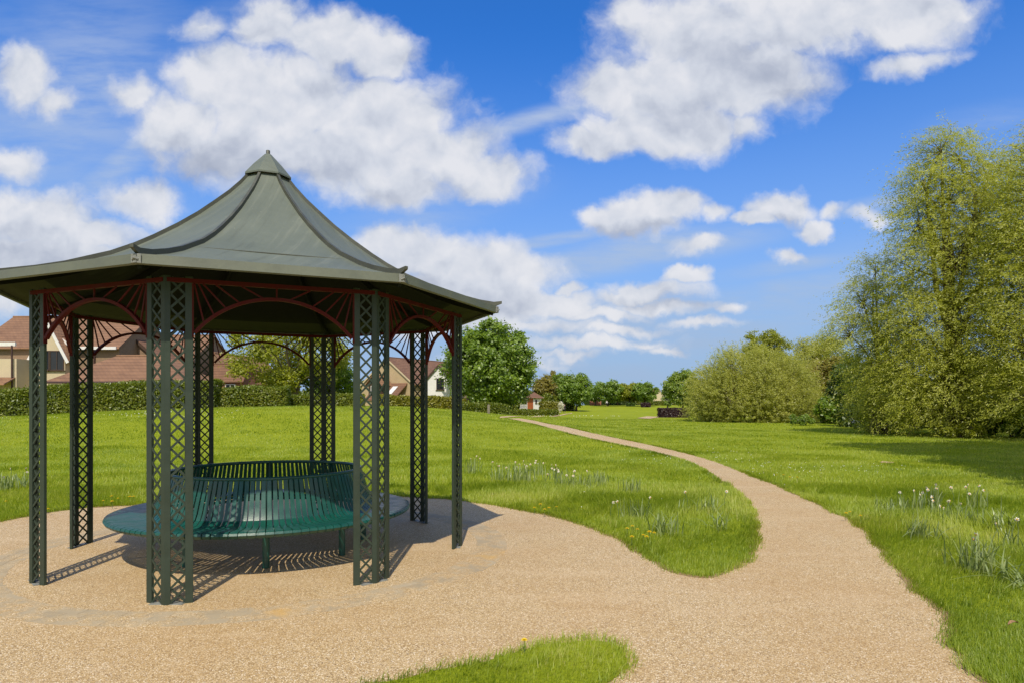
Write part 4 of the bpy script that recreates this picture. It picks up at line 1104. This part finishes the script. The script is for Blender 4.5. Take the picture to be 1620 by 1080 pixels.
make_hedge('hedge', 'tall dark wild hedge closing the view behind the round tree and the hut', (X(690, 135), 135), (X(905, 150), 150), 3.5, 3.6, 12000, .45, .28, 'hedge', seed=16, wob=.25)
make_hedge('hedge', 'overgrown far hedge behind the gap between distant row and horse chestnut', (X(985, 222), 222), (X(1110, 222), 222), 3, 2.2, 5000, .5, .3, 'hedge', seed=17, wob=.2)
make_hedge('hedge', 'overgrown hedge behind the gabled houses seen through the pavilion', (X(380, 105), 105), (X(700, 110), 110), 3.5, 4.2, 14000, .4, .25, 'hedge', seed=18, wob=.25)
make_hedge('hedge', 'dense wild hedge closing the gaps behind the olive bush and dark thorn', (X(1150, 92), 92), (X(1420, 70), 70), 3.5, 4.5, 16000, .35, .22, 'hedge', seed=19, wob=.25)
make_hedge('hedge', 'dark wild hedge behind the willows at the right', (X(1330, 48), 48), (X(1720, 44), 44), 2.5, 4.0, 16000, .25, .16, 'dark', seed=20, wob=.25)
# ------------------------------------------------------------------ trees
def T(px, D): return X(px, D), D
x, y = T(455, 52)
make_tree('tree', 'loose yellow green tree behind the pavilion with bare branches showing', 'tree', x, y, round_lobes(21, 5.2, .8, 7.6, 16, lo=.26, hi=.4), 20000, .22, .13, 'oak', trunk_r=.2, seed=21, shell=.35, sub=22, sig=.26, twigs=200, bark='bark_pale', stems=3)
x, y = T(520, 56)
make_tree('tree', 'darker bushy tree behind the pavilion right of the loose tree', 'tree', x, y, round_lobes(22, 2.8, .3, 4.6, 10), 9000, .22, .14, 'maple', trunk_r=.14, seed=22)
x, y = T(775, 80)
make_tree('tree', 'large round dense green tree right of the pavilion', 'tree', x, y, round_lobes(23, 5.9, .2, 11.9, 32, lo=.24, hi=.40), 52000, .34, .22, 'maple', trunk_r=.35, seed=23, shell=.62, sub=34, sig=.17)
for i, px in enumerate((364, 372)):
    x, y = T(px, 95)
    lb = [(0, 0, 8.5 - k * .9 - i, .22 + .16 * k, 1.2) for k in range(9)]
    make_tree('conifer', ('taller' if i == 0 else 'shorter') + ' dark conifer tip showing above the brick porch roof', 'tree', x, y, lb, 3500, .3, .1, 'conifer', trunk_r=.14, trunk_h=2, seed=30 + i, droop=.6, twigs=10)
far = [
    ('pale brown thinly leaved tree right behind the hut', 'brown', 860, 150, 22, 590, 6000, .5, .26),
    ('narrow bright green tree behind the hut', 'maple', 884, 155, 12, 588, 5000, .4, .22),
    ('brownish tree between the two bright green distant trees', 'brown', 873, 170, 14, 584, 5000, .4, .25),
    ('broad dark based green tree left of the far lawn', 'maple', 912, 145, 28, 586, 11000, .42, .26),
    ('green domed tree in the far row behind the walker in white', 'maple', 962, 190, 27, 598, 9000, .45, .28),
    ('small shaded tree filling the gap left of the far domed tree', 'maple', 942, 200, 17, 607, 4000, .45, .28),
    ('yellow green tree in the middle of the far row', 'oak', 996, 190, 23, 602, 8000, .45, .28),
    ('green tree at the right end of the far row', 'maple', 1020, 186, 22, 601, 8000, .45, .28),
    ('bright tree filling the gap between the domed tree and the yellow green tree', 'maple', 977, 205, 14, 605, 5000, .45, .28),
    ('low brownish tree behind the far red garden wall', 'brown', 928, 215, 16, 608, 5000, .5, .3),
    ('green tree crowding the right side of the hut tree group', 'oak', 895, 175, 16, 592, 5000, .45, .28),
    ('pale bushy horse chestnut tree with white blossom behind the olive bush', 'chestnut', 1080, 125, 31, 581, 15000, .40, .26),
    ('small pale tree beside the tiny far house', 'chestnut', 1056, 160, 9, 606, 3000, .4, .26),
]
for i, (lb, lm, px, D, hw, top, n, L, W) in enumerate(far):
    x, y = T(px, D); z0 = tz(x, y); r = hw * D / F; H = Z(top, D) - z0
    ex = None
    if lm == 'chestnut':
        def ex(root, rg, P, out):
            k = rg.choice(len(P), 260); leaf_quads('blossom', P[k] + out[k] * .1, unit(rg.normal(size=(260, 3)) + np.array([0, -1., 0])), rg.normal(size=(260, 3)) * .3 + np.array([0, 0, 1.]), .45, .25, LEAF['blossom'], root, rg)
    make_tree('tree', lb, 'tree', x, y, round_lobes(40 + i, r, .12 * H, H, 14, lo=.28, hi=.46), n, L, W, lm, trunk_r=.2, seed=40 + i, twigs=20, extra=ex, shell=.5 if lm != 'brown' else .3)
x, y = T(884, 120)
make_tree('shrub', 'small white blossoming shrub behind the dark clad walker', 'shrub', x, y, round_lobes(61, .9, .2, 2.4, 8), 2200, .25, .16, 'blossom', trunk_r=.06, seed=61, twigs=8)

# right-hand side
def sallow(px, D, halfpx, toppy, lb, n, seed, k=22, sq=.95):
    x, y = T(px, D); z0 = tz(x, y); r = halfpx * D / F; H = Z(toppy, D) - z0
    lobes = []
    rg = np.random.default_rng(seed)
    for i in range(k):
        t = (i + .5) / k; ph = i * 2.39996; ez = t ** .8; sr = math.sqrt(max(.05, 1 - ez ** 2.2)); lr = rg.uniform(.22, .36) * H * .62
        lobes.append((math.cos(ph) * sr * max(.2, r - lr), math.sin(ph) * sr * max(.2, r - lr) * .75, max(lr * .75, ez * (H - lr)), lr, sq))
    lobes.append((0, 0, H * .4, H * .35, 1))
    return lobes, x, y
def simple(name, lb, cat, lm, px, D, hw, top, n, L, W, seed, lo=.26, hi=.42, bark='bark', shell=.5, z0f=.1, tr=.2, k=16, **kw):
    x, y = T(px, D); z0 = tz(x, y); r = hw * D / F; H = Z(top, D) - z0
    return make_tree(name, lb, cat, x, y, round_lobes(seed, r, z0f * H, H, k, lo=lo, hi=hi), n, L, W, lm, trunk_r=tr, seed=seed, bark=bark, shell=shell, **kw)
simple('tree', 'bright yellow green oak rising behind the big olive bush', 'tree', 'oak', 1210, 84, 41, 517, 30000, .2, .13, 73, lo=.26, hi=.42, z0f=.3, k=20, shell=.4)
simple('tree', 'pale thinly leaved tree behind the right shoulder of the olive bush', 'tree', 'sallow', 1298, 80, 56, 522, 42000, .2, .10, 74, shell=.25, twigs=220, bark='bark_pale', lo=.3, hi=.45)
simple('tree', 'brownish green tree between olive bush and dark thorn', 'tree', 'brown', 1308, 66, 40, 560, 22000, .24, .13, 75, twigs=80, z0f=.05)
simple('tree', 'dark green thorn tree beside the tall willows', 'tree', 'dark', 1348, 56, 36, 560, 20000, .2, .13, 76, z0f=.02)
simple('bush', 'broad leaved green bush at the foot of the dark thorn', 'bush', 'maple', 1316, 56, 26, 622, 6000, .24, .15, 77, z0f=.0, tr=.07)

def willow(label, x, y, spine, n, seed, group=None, tr=.28, strand=1.5, lean=(-.35, 0), lm='willow', stems=4, L=.125, W=.034, name='willow_tree', cat='tree', rise=.75, sagk=1., bias=2.2, shoots=420, per=20):
    """feathery willow: leaves along fine shoots that rise and then arch over in the wind"""
    rg = np.random.default_rng(seed); z0 = tz(x, y) - .05
    root = thing(name, label, cat, (x, y, z0), 0, group)
    c = np.array([s[:3] for s in spine]); r = np.array([s[3] for s in spine])
    w = r ** bias; w /= w.sum(); K = n // per
    li = rg.choice(len(spine), K, p=w)
    d = unit(rg.normal(size=(K, 3)) + np.array([0, 0, .15]))
    p0 = c[li] + d * (r[li] * (.45 + .55 * rg.random(K) ** .55))[:, None] * np.array([1, 1, 1.1])
    dr = unit(d * .8 + np.array([lean[0], lean[1], rise]) + rg.normal(size=(K, 3)) * .35)
    ln = strand * rg.uniform(.5, 1.3, K)
    ln *= np.where(rg.random(K) < .09, 1.9, 1.)      # a few long shoots break the outline
    k = rg.integers(0, K, n); t = rg.random(n) ** .8
    sag = np.array([lean[0] * .35, 0, -.55]) * sagk
    P = p0[k] + dr[k] * (ln[k] * t)[:, None] + sag * (ln[k] * t * t)[:, None] + rg.normal(size=(n, 3)) * .05
    tan = unit(dr[k] + sag * (2 * t)[:, None])
    keep = P[:, 2] > .1
    P, tan, k, t = P[keep], tan[keep], k[keep], t[keep]; n = len(P)
    A = unit(tan + rg.normal(size=(n, 3)) * .55); N = unit(rg.normal(size=(n, 3)) * .55 + d[k] * .4 + np.array([0, -.5, .8]))
    leaf_quads('crown', P, N, A, L, W, LEAF[lm], root, rg, np.clip(rg.random(n) * .7 + .3 * rg.random(K)[k], 0, 1))
    mb = MB(); top = max(spine, key=lambda s: s[2])
    for s in range(stems):
        a = rg.random() * 2 * PI; tg = spine[int(rg.integers(0, len(spine)))] if s else top
        o = (math.cos(a) * tr * 1.6, math.sin(a) * tr * 1.6) if s else (0, 0)
        mb.tube([(o[0], o[1], -.1), (o[0] * 1.4 + tg[0] * .1, o[1] * 1.4 + tg[1] * .1, tg[2] * .25), (tg[0] * .55, tg[1] * .55, tg[2] * .6), (tg[0], tg[1], tg[2] + tg[3] * .5)],
                [tr * 1.2 * (1 if s == 0 else .7), tr * .9 * (1 if s == 0 else .7), tr * .5, tr * .08], 8)
    for l in spine:
        f = rg.uniform(.25, .6); limb(mb, (top[0] * f * .5, top[1] * f * .5, min(l[2], top[2] * f)), l[:3], tr * .4, tr * .1, rg, .12)
    for i in rg.choice(K, min(K, shoots), replace=False):
        a = c[li[i]]; limb(mb, a, p0[i], tr * .10, tr * .035, rg, .08, 3)
        e = p0[i] + dr[i] * ln[i] * .8 + sag * ln[i] * .64; limb(mb, p0[i], e, tr * .035, tr * .012, rg, .05, 3)
    mb.build('trunk', M['bark_pale'], root, smooth=True)
    return root

def dome(px, D, halfpx, toppy, seed, k=26, sy=.75):
    x, y = T(px, D); z0 = tz(x, y); r = halfpx * D / F; H = Z(toppy, D) - z0; rg = np.random.default_rng(seed); out = []
    for i in range(k):
        t = (i + .5) / k; ph = i * 2.39996 + rg.normal() * .2; lr = rg.uniform(.7, 1.2) * H * .235
        sr = math.sqrt(max(.05, 1 - t ** 4)) * rg.uniform(.85, 1.05); zc_ = max(lr * .8, t * (H - lr * 1.15))
        out.append((math.cos(ph) * sr * (r - lr), math.sin(ph) * sr * (r - lr) * sy, zc_, lr))
    for i in range(k // 2):
        ph = rg.random() * 2 * PI; e = rg.uniform(.25, .95); sr = math.sqrt(max(.05, 1 - e ** 4)); out.append((math.cos(ph) * sr * r * .86, math.sin(ph) * sr * r * .86 * sy, e * H * .9, H * rg.uniform(.10, .15)))
    out += [(0, 0, H * .35, H * .32), (r * .4, 0, H * .3, H * .28), (-r * .4, 0, H * .3, H * .28), (0, -r * .35, H * .3, H * .28)]
    return x, y, out
x, y, lobes = dome(1196, 62, 106, 543, 71)
willow('big olive green willow bush with domed top at right of the lawn', x, y, lobes, 190000, 71, tr=.13, strand=.95, lean=(-.12, 0), lm='sallow', stems=7, L=.15, W=.048, per=16, name='bush', cat='bush', rise=.7, sagk=.35, bias=1.8, shoots=260)
x, y, lobes = dome(1128, 66, 42, 570, 72, 14)
willow('smaller olive bush leaning out from the left of the big olive bush', x, y, lobes, 34000, 72, tr=.1, strand=.8, lean=(-.25, 0), lm='sallow', stems=4, per=10, L=.16, W=.05, name='bush', cat='bush', rise=.5, sagk=.6, shoots=160)

def wpt(px, py, D, r, x0, y0): return (X(px, D) - x0, D - y0, Z(py, D) - tz(x0, y0), r)
D = 36; x, y = X(1392, D), D
sp = [wpt(1385, 430, 36, .75, x, y), wpt(1365, 480, 36, 1.1, x, y), wpt(1410, 475, 36, 1.1, x, y), wpt(1345, 530, 36, .95, x, y), wpt(1395, 540, 36.5, 1.5, x, y), wpt(1430, 560, 36, 1.4, x, y), wpt(1385, 600, 36, 1.4, x, y), wpt(1420, 630, 35, 1.3, x, y), wpt(1375, 640, 36, .9, x, y)]
willow('smaller feathery willow leaning left of the tallest willow', x, y, sp, 60000, 81, tr=.16, strand=1.15, lean=(-.3, 0), sagk=1.4)
D = 33; x, y = X(1505, D), D
sp = [wpt(1488, 240, 33, .95, x, y), wpt(1520, 255, 33.5, 1.2, x, y), wpt(1562, 285, 33.5, 1.2, x, y), wpt(1462, 300, 33, 1.05, x, y), wpt(1500, 320, 33, 1.4, x, y), wpt(1545, 350, 33, 1.9, x, y), wpt(1452, 355, 33, 1.1, x, y), wpt(1595, 300, 34, 1.1, x, y),
      wpt(1510, 420, 32.5, 2.0, x, y), wpt(1445, 425, 33, 1.1, x, y), wpt(1600, 370, 33, 1.5, x, y), wpt(1580, 430, 33.5, 1.9, x, y), wpt(1450, 515, 33, 1.5, x, y), wpt(1520, 520, 32, 2.2, x, y), wpt(1580, 530, 33, 2.0, x, y),
      wpt(1440, 595, 33, 1.4, x, y), wpt(1495, 610, 32, 1.8, x, y), wpt(1555, 620, 32.5, 1.8, x, y), wpt(1450, 650, 32.5, .9, x, y)]
willow('tallest feathery willow with several stems at the right', x, y, sp, 240000, 82, tr=.26, strand=1.25, lean=(-.3, 0), bias=1.9, sagk=1.25)
D = 29; x, y = X(1665, D), D
sp = [wpt(1640, 270, 29, 1.1, x, y), wpt(1680, 240, 29, 1.4, x, y), wpt(1660, 330, 29, 1.7, x, y), wpt(1625, 390, 29, 1.4, x, y), wpt(1690, 400, 29, 1.9, x, y), wpt(1640, 470, 28.5, 1.7, x, y), wpt(1700, 500, 29, 2, x, y), wpt(1620, 550, 29, 1.5, x, y), wpt(1670, 590, 28.5, 1.7, x, y), wpt(1620, 630, 28.5, 1.2, x, y)]
willow('willow cut by the right edge of the view', x, y, sp, 110000, 83, tr=.24, strand=1.4)
simple('bush', 'dark leafy undergrowth at the foot of the tallest willow', 'bush', 'dark', 1505, 36, 62, 612, 20000, .13, .08, 84, z0f=0, tr=.06, stems=5, k=14)
simple('bush', 'leafy green undergrowth at the foot of the right edge willow', 'bush', 'maple', 1605, 31.5, 60, 622, 14000, .13, .08, 85, z0f=0, tr=.06, stems=5)
simple('bush', 'low bright bramble in front of the tallest willow', 'bush', 'oak', 1520, 30.5, 32, 662, 6000, .10, .065, 86, z0f=0, tr=.03, stems=4, k=10)
simple('bush', 'olive undergrowth under the smaller willow', 'bush', 'willow', 1400, 38, 46, 618, 14000, .14, .06, 87, z0f=0, tr=.05, stems=4)
simple('bush', 'small light green bush on the lawn before the big olive bush', 'bush', 'maple', 1268, 50, 20, 652, 4000, .12, .07, 88, z0f=0, tr=.03, stems=3, k=8)
# trees just outside the view on the right, whose shade falls across the lawn
for i, (x, y, r, z0_, H, lb) in enumerate(((14.4, 11.2, 3.4, 2.6, 9.5, 'leafy tree standing right of the view that shades the lawn'), (15.9, 12.6, 4.0, 8.0, 18.5, 'tall slender tree right of the view with its crown above the frame'),
                                      (20.5, 17.5, 4.4, 3.0, 13.5, 'broad leafy tree right of the view before the willows'),
                                      (12.9, 8.0, 3.1, 2.6, 8.8, 'nearest leafy tree right of the view beside the daffodil lawn'))):
    make_tree('tree', lb, 'tree', x, y, round_lobes(90 + i, r, z0_, H, 15), 8500, .3, .2, 'oak', trunk_r=.25, seed=90 + i, twigs=20)

# cow parsley along the wood edge
rg = np.random.default_rng(97)
for i, (px, D, n, lb) in enumerate(((1385, 44, 26, 'patch of white cow parsley at the wood edge, left of two'), (1422, 42, 30, 'patch of white cow parsley under the smaller willow, right of two'))):
    x, y = T(px, D); root = thing('cow_parsley', lb, 'wild flower', (x, y, tz(x, y)), 0, 'cow parsley patches at the wood edge')
    mb = MB(); P = []
    for k in range(n):
        a, b = rg.uniform(-1.5, 1.5), rg.uniform(-.6, .6); hgt = rg.uniform(.5, 1.0)
        mb.tube([(a, b, 0), (a + rg.normal() * .04, b, hgt)], [.008, .004], 5)
        for q in range(7): P.append((a + rg.normal() * .09, b + rg.normal() * .09, hgt + rg.normal() * .03))
    P = np.array(P); m_ = len(P)
    mb.build('stems', M['twig'], root)
    leaf_quads('blossom', P, unit(rg.normal(size=(m_, 3)) * .4 + np.array([0, -.4, 1])), rg.normal(size=(m_, 3)), .11, .11, LEAF['blossom'], root, rg)
    Q_ = np.stack([rg.uniform(-1.5, 1.5, 500), rg.uniform(-.6, .6, 500), rg.uniform(0, .6, 500)], 1)
    leaf_quads('leaves', Q_, unit(rg.normal(size=(500, 3)) + np.array([0, 0, .6])), rg.normal(size=(500, 3)), .16, .09, LEAF['hedge'], root, rg)

# ------------------------------------------------------------------ daffodils, dandelions, daisies
def strap_clump(x, y, h, n, nf, label, seed, spread=.10, flop=.5, group='daffodil clumps in the grass'):
    rg = np.random.default_rng(seed); root = thing('daffodil_clump', label, 'flower', (x, y, tz(x, y)), 0, group)
    V, Q, Rn = [], [], []
    for i in range(n):
        a = rg.random() * 2 * PI; b = np.array([rg.normal() * spread, rg.normal() * spread, -.01]); L = h * rg.uniform(.7, 1.15); out = flop * rg.uniform(.1, 1.3)
        d = np.array([math.cos(a), math.sin(a), 0]); s = np.array([-math.sin(a), math.cos(a), 0]); w = rg.uniform(.007, .0105)
        bent = rg.random() < .25; k0 = len(V); r_ = rg.random()
        for j in range(6):
            t = j / 5; zt = L * (t - (.62 if bent else .22) * out * t * t * 1.3); p = b + d * L * out * t * t * (1.1 if bent else .8) + np.array([0, 0, zt])
            ww = w * (1 - .75 * t ** 3); V += [p - s * ww, p + s * ww]
        for j in range(5): Q.append((k0 + 2 * j, k0 + 2 * j + 1, k0 + 2 * j + 3, k0 + 2 * j + 2)); Rn.append(r_)
    np_mesh('leaf_blades', np.array(V), np.array(Q), M['strap'], root, np.array(Rn))
    for i in range(nf):
        a = rg.random() * 2 * PI; bx, by = rg.normal() * spread * 1.6, rg.normal() * spread * 1.6; hh = h * rg.uniform(.72, 1.12)
        top = Vector((bx + math.cos(a) * .04, by + math.sin(a) * .04, hh)); face = Vector((rg.normal() * .9, -.7 + rg.normal() * .7, .1 + rg.normal() * .25)).normalized()
        st = MB(); st.tube([(bx, by, 0), (bx, by, hh * .6), tuple(top)], .0035, 5); f = st.build('flower_stem', M['twig_green'], root)
        pm = MB(); e1 = face.cross(Vector((0, 0, 1))).normalized(); e2 = e1.cross(face)
        for k in range(6):
            t = 2 * PI * k / 6 + .3; q = e1 * math.cos(t) + e2 * math.sin(t); sd_ = face.cross(q)
            c_ = top + face * .006
            pm.add([c_, c_ + q * .014 + sd_ * .009 + face * .008, c_ + q * .028 - face * .004, c_ + q * .014 - sd_ * .009 + face * .008], [(0, 1, 2, 3)])
        pm.build('petals', M['petal'], f)
        cm = MB(); cm.tube([top + face * .006, top + face * .016, top + face * .020], [.005, .008, .010], 8); cm.build('corona', M['corona'], f, smooth=True)
    return root
M['twig_green'] = paint('flower_stalk', (.10, .16, .05), .7)
clumps = [  # px, py of the foot, height, blades, flowers
    (1540, 904, .34, 46, 1, 'largest daffodil clump at the right, with one drooping white flower low down', .09, .55),
    (1612, 925, .32, 30, 0, 'sprawling daffodil leaves at the right edge of the view', .10, 1.1),
    (1585, 838, .30, 22, 0, 'daffodil clump with arching blades above the largest clump', .08, 1.0),
    (1462, 852, .28, 34, 0, 'grey green daffodil clump left of the largest clump, nearest the path', .10, .8),
    (1612, 870, .28, 14, 2, 'daffodil clump with white blooms at the right edge behind the sprawling leaves', .08, .7),
    (1530, 830, .27, 18, 1, 'sparse upright daffodil leaves directly behind the largest clump', .10, .4),
    (1450, 812, .30, 32, 6, 'daffodil clump with the most white flowers on the right lawn', .14, .4),
    (1478, 800, .30, 20, 2, 'upright daffodil clump beside the one with most flowers', .08, .3),
    (1405, 812, .24, 22, 0, 'low flowerless daffodil leaves nearest the bend of the path', .10, .6),
    (1547, 805, .30, 16, 4, 'thin daffodil clump bearing white flowers near the lawn shade', .14, .3),
    (1495, 820, .24, 20, 1, 'short daffodil clump with single white flower mid right lawn', .10, .5),
    (745, 748, .33, 22, 2, 'daffodil clump just right of the rightmost pavilion post', .12, .4),
    (805, 760, .34, 34, 5, 'daffodil clump with a cluster of white flowers right of the pavilion', .16, .5),
    (832, 763, .36, 30, 3, 'tall daffodil clump next to the white cluster right of the pavilion', .14, .4),
    (850, 752, .30, 14, 2, 'thin daffodil clump with white flowers behind the tall clump', .10, .3),
    (880, 760, .30, 20, 3, 'daffodil clump with two or three white flowers in the middle of the grass tongue', .12, .4),
    (900, 772, .30, 26, 3, 'daffodil clump with low white flowers nearer the gravel', .12, .5),
    (930, 772, .30, 28, 1, 'grey green daffodil clump toward the path side of the grass tongue', .14, .5),
    (950, 766, .28, 22, 0, 'flowerless daffodil leaves toward the path side of the grass tongue', .12, .5),
    (995, 778, .26, 22, 0, 'short flowerless daffodil tuft midway to the path bend', .12, .5),
    (1005, 822, .28, 26, 2, 'daffodil tuft by the yellow dandelions near the gravel edge', .12, .5),
    (1115, 812, .26, 24, 1, 'daffodil tuft nearest the rounded tip of the grass tongue', .12, .7),
    (1055, 845, .27, 24, 0, 'pale daffodil leaves in the rounded tip of the grass tongue', .12, .6),
    (1140, 838, .24, 16, 0, 'dark small daffodil tuft at the path side of the rounded tip', .08, .8),
    (10, 775, .32, 30, 2, 'daffodil clump at the left edge of the view behind the leftmost post', .14, .5),
    (45, 770, .30, 26, 1, 'daffodil leaves seen through the leftmost lattice post', .12, .5),
    (300, 762, .28, 20, 0, 'daffodil leaves behind the bench at its left', .14, .5),
]
for i, (px, py, h_, nb, nf, lb, spd, fl) in enumerate(clumps):
    x, y = gp(px, py); strap_clump(x, y, h_ * 1.08, int(nb * 1.5), int(nf * 1.5 + .5), lb, 200 + i, spd, fl)

dd = MB()
def dandelion_proto():
    root = thing('dandelion', 'x', 'flower', (0, 0, 0))
    m = MB(); m.tube([(0, 0, 0), (.004, 0, .05), (.004, .004, .085)], [.0025, .002, .002], 5); m.build('stalk', M['twig_green'], root)
    m = MB(); rg = random.Random(4); c = Vector((.004, .004, .085))
    for ringn, (rr, zz_) in enumerate(((.026, .004), (.019, .010), (.011, .014))):
        for k in range(12 - 3 * ringn):
            t = 2 * PI * k / (12 - 3 * ringn) + ringn; q = Vector((math.cos(t), math.sin(t), 0)); s_ = Vector((-math.sin(t), math.cos(t), 0))
            m.add([c + Vector((0, 0, zz_ * .4)), c + q * rr * .6 + s_ * .004 + Vector((0, 0, zz_)), c + q * rr + Vector((0, 0, zz_ * .9)), c + q * rr * .6 - s_ * .004 + Vector((0, 0, zz_))], [(0, 1, 2, 3)])
    m.build('flower_head', M['dandelion'], root); return root
dproto = dandelion_proto(); first = True; rgx = random.Random(9)
patches = [('dandelions by the gravel edge right of the pavilion', 'small yellow dandelion at the gravel edge right of the pavilion', [(846, 807), (855, 803), (868, 808), (880, 804), (862, 811)]),
           ('dandelions at the near edge of the grass tongue', 'small yellow dandelion on the near edge of the grass tongue by the gravel', [(992, 842), (1000, 838), (1008, 843), (1018, 852), (1028, 851), (1000, 858), (1024, 858), (1035, 850)]),
           ('dandelions at the outer edge of the path bend', 'small yellow dandelion beside the outer edge of the path bend', [(1338, 818), (1345, 813), (1362, 820), (1240, 752), (1250, 756), (1228, 750), (1262, 755)]),
           ('dandelions behind the left posts', 'small yellow dandelion in the grass behind the left pavilion posts', [(70, 805), (76, 808), (164, 794), (178, 798), (180, 771), (176, 788), (186, 790), (206, 790), (212, 788), (10, 795)]),
           ('dandelions on the nearest grass', 'small yellow dandelion on the grass tongue in the foreground', [(830, 1030)])]
for gname, lb, pts in patches:
    for px, py in pts:
        o = dproto if first else copy_tree(dproto); first = False
        x, y = gp(px, py + 8); o.location = (x, y, tz(x, y) + .02); o.rotation_euler = (0, 0, rgx.random() * 6); s_ = rgx.uniform(.9, 1.3); o.scale = (s_, s_, s_)
        tag(o, lb, 'flower', gname)
# daisies: countless white specks
rg = np.random.default_rng(33); pts = []
for cx_, cy_, sx, sy, n in ((5.6, 19, 1.6, 2.0, 90), (8.0, 16, 1.2, .8, 60), (-16.5, 31, 2.5, .8, 90), (5.6, 15.2, .8, .8, 40), (-1, 14, 4, 3, 20), (-30, 31, 4, 1, 80), (4, 88, 8, 4, 60)):
    pts.append(np.stack([rg.normal(cx_, sx, n), rg.normal(cy_, sy, n)], 1))
P = np.concatenate(pts); P = P[~(inside(P, gravel_poly) | inside(P, path_poly))]; n = len(P)
B = np.c_[P, terr(P[:, 0], P[:, 1]) + .075 + rg.random(n) * .03]; rad = np.maximum(.008, B[:, 1] * .0005) * rg.uniform(.7, 1.3, n)
N = unit(rg.normal(size=(n, 3)) * .3 + np.array([0, -.7, 1])); a_ = unit(np.cross(N, np.array([1., 0, 0]))); b_ = np.cross(N, a_)
V = np.stack([B + (a_ * math.cos(R(60 * k)) + b_ * math.sin(R(60 * k))) * rad[:, None] for k in range(4)] , 1)
V = np.stack([B + a_ * rad[:, None], B + b_ * rad[:, None], B - a_ * rad[:, None], B - b_ * rad[:, None]], 1).reshape(-1, 3)
o = np_mesh('daisies', V, np.arange(n * 4).reshape(n, 4), M['daisy']); tag(o, 'white daisies scattered over the lawn', 'flower', kind='stuff')

# fallen leaf on the right verge
x, y = gp(1603, 1003); m = MB(); vs = []
for i in range(6):
    t = i / 5; w_ = .028 * math.sin(PI * min(1, t * .95 + .05)); z_ = .085 + .02 * math.sin(PI * t)
    vs += [(-.07 + .14 * t, -w_, z_ + .012), (-.07 + .14 * t, 0, z_), (-.07 + .14 * t, w_, z_ + .012)]
m.add(vs, [(i * 3 + j, i * 3 + j + 1, i * 3 + j + 4, i * 3 + j + 3) for i in range(5) for j in range(2)])
lf = m.build('fallen_leaf', M['dead_leaf'], None, loc=(x, y, 0)); lf.rotation_euler = (0, 0, R(20)); lf.scale = (.75, .6, .8); tag(lf, 'curled brown dead leaf lying on grass at the right edge', 'leaf')

# ------------------------------------------------------------------ walkers far away
def person(label, x, y, rz, top, bottom, stride):
    root = thing('person', label, 'person', (x, y, tz(x, y)), rz)
    J = {'pel': (0, 0, .95, .15), 'waist': (0, 0, 1.10, .13), 'chest': (0, 0, 1.32, .17), 'neck': (0, 0, 1.50, .06), 'head': (0, -.01, 1.60, .09), 'crown': (0, 0, 1.70, .085)}
    for s, n in ((-1, 'l'), (1, 'r')):
        J['hip' + n] = (s * .09, 0, .90, .10); J['knee' + n] = (s * .10, -s * stride * .5 - .02, .50, .065); J['ank' + n] = (s * .10, -s * stride + .04, .09, .045); J['toe' + n] = (s * .11, -s * stride - .14, .03, .035)
        J['sh' + n] = (s * .18, 0, 1.42, .065); J['elb' + n] = (s * .25, s * .10, 1.14, .045); J['wr' + n] = (s * .26, s * .12 - .08, .92, .033); J['hand' + n] = (s * .26, s * .12 - .11, .82, .03)
    names = list(J); E = [('pel', 'waist'), ('waist', 'chest'), ('chest', 'neck'), ('neck', 'head'), ('head', 'crown')]
    for n in 'lr': E += [('pel', 'hip' + n), ('hip' + n, 'knee' + n), ('knee' + n, 'ank' + n), ('ank' + n, 'toe' + n), ('chest', 'sh' + n), ('sh' + n, 'elb' + n), ('elb' + n, 'wr' + n), ('wr' + n, 'hand' + n)]
    def skin(nm, sub, grow, mat):
        me = bpy.data.meshes.new(nm); ed = [e for e in E if e[0] in sub and e[1] in sub]; nn = [n for n in names if n in sub]
        me.from_pydata([J[n][:3] for n in nn], [(nn.index(a), nn.index(b)) for a, b in ed], []); me.materials.append(mat)
        o = bpy.data.objects.new(nm, me); col.objects.link(o); o.parent = root
        md = o.modifiers.new('skin', 'SKIN'); md.use_smooth_shade = True
        for i, n in enumerate(nn):
            r_ = J[n][3] * grow; me.skin_vertices[0].data[i].radius = (r_, r_)
        me.skin_vertices[0].data[0].use_root = True
        sb = o.modifiers.new('sub', 'SUBSURF'); sb.levels = 1; sb.render_levels = 1
        return o
    skin('body', set(names), 1, M['skin'])
    skin('jacket', {'pel', 'waist', 'chest', 'shl', 'shr', 'elbl', 'elbr', 'wrl', 'wrr'}, 1.14, top)
    skin('trousers', {'pel', 'hipl', 'hipr', 'kneel', 'kneer', 'ankl', 'ankr'}, 1.16, bottom)
    mb = MB(); mb.tube([(0, .02, 1.58), (0, .035, 1.66), (0, .02, 1.74), (0, .01, 1.775)], [.07, .095, .09, .03], 12); mb.build('hair', M['hair'], root, smooth=True)
    return root
x, y = T(893, 128); person('person in dark clothes walking on the far lawn right of the hut', x, y, R(25), M['black_cloth'], M['black_cloth'], .16)
x, y = T(960, 185); person('person in white top and dark trousers far away before the tree row', x, y, R(-60), M['white_cloth'], M['black_cloth'], .14)

scene.render.engine = 'CYCLES'
scene.cycles.max_bounces = 8; scene.cycles.diffuse_bounces = 5; scene.cycles.glossy_bounces = 2; scene.cycles.transmission_bounces = 4; scene.cycles.transparent_max_bounces = 4
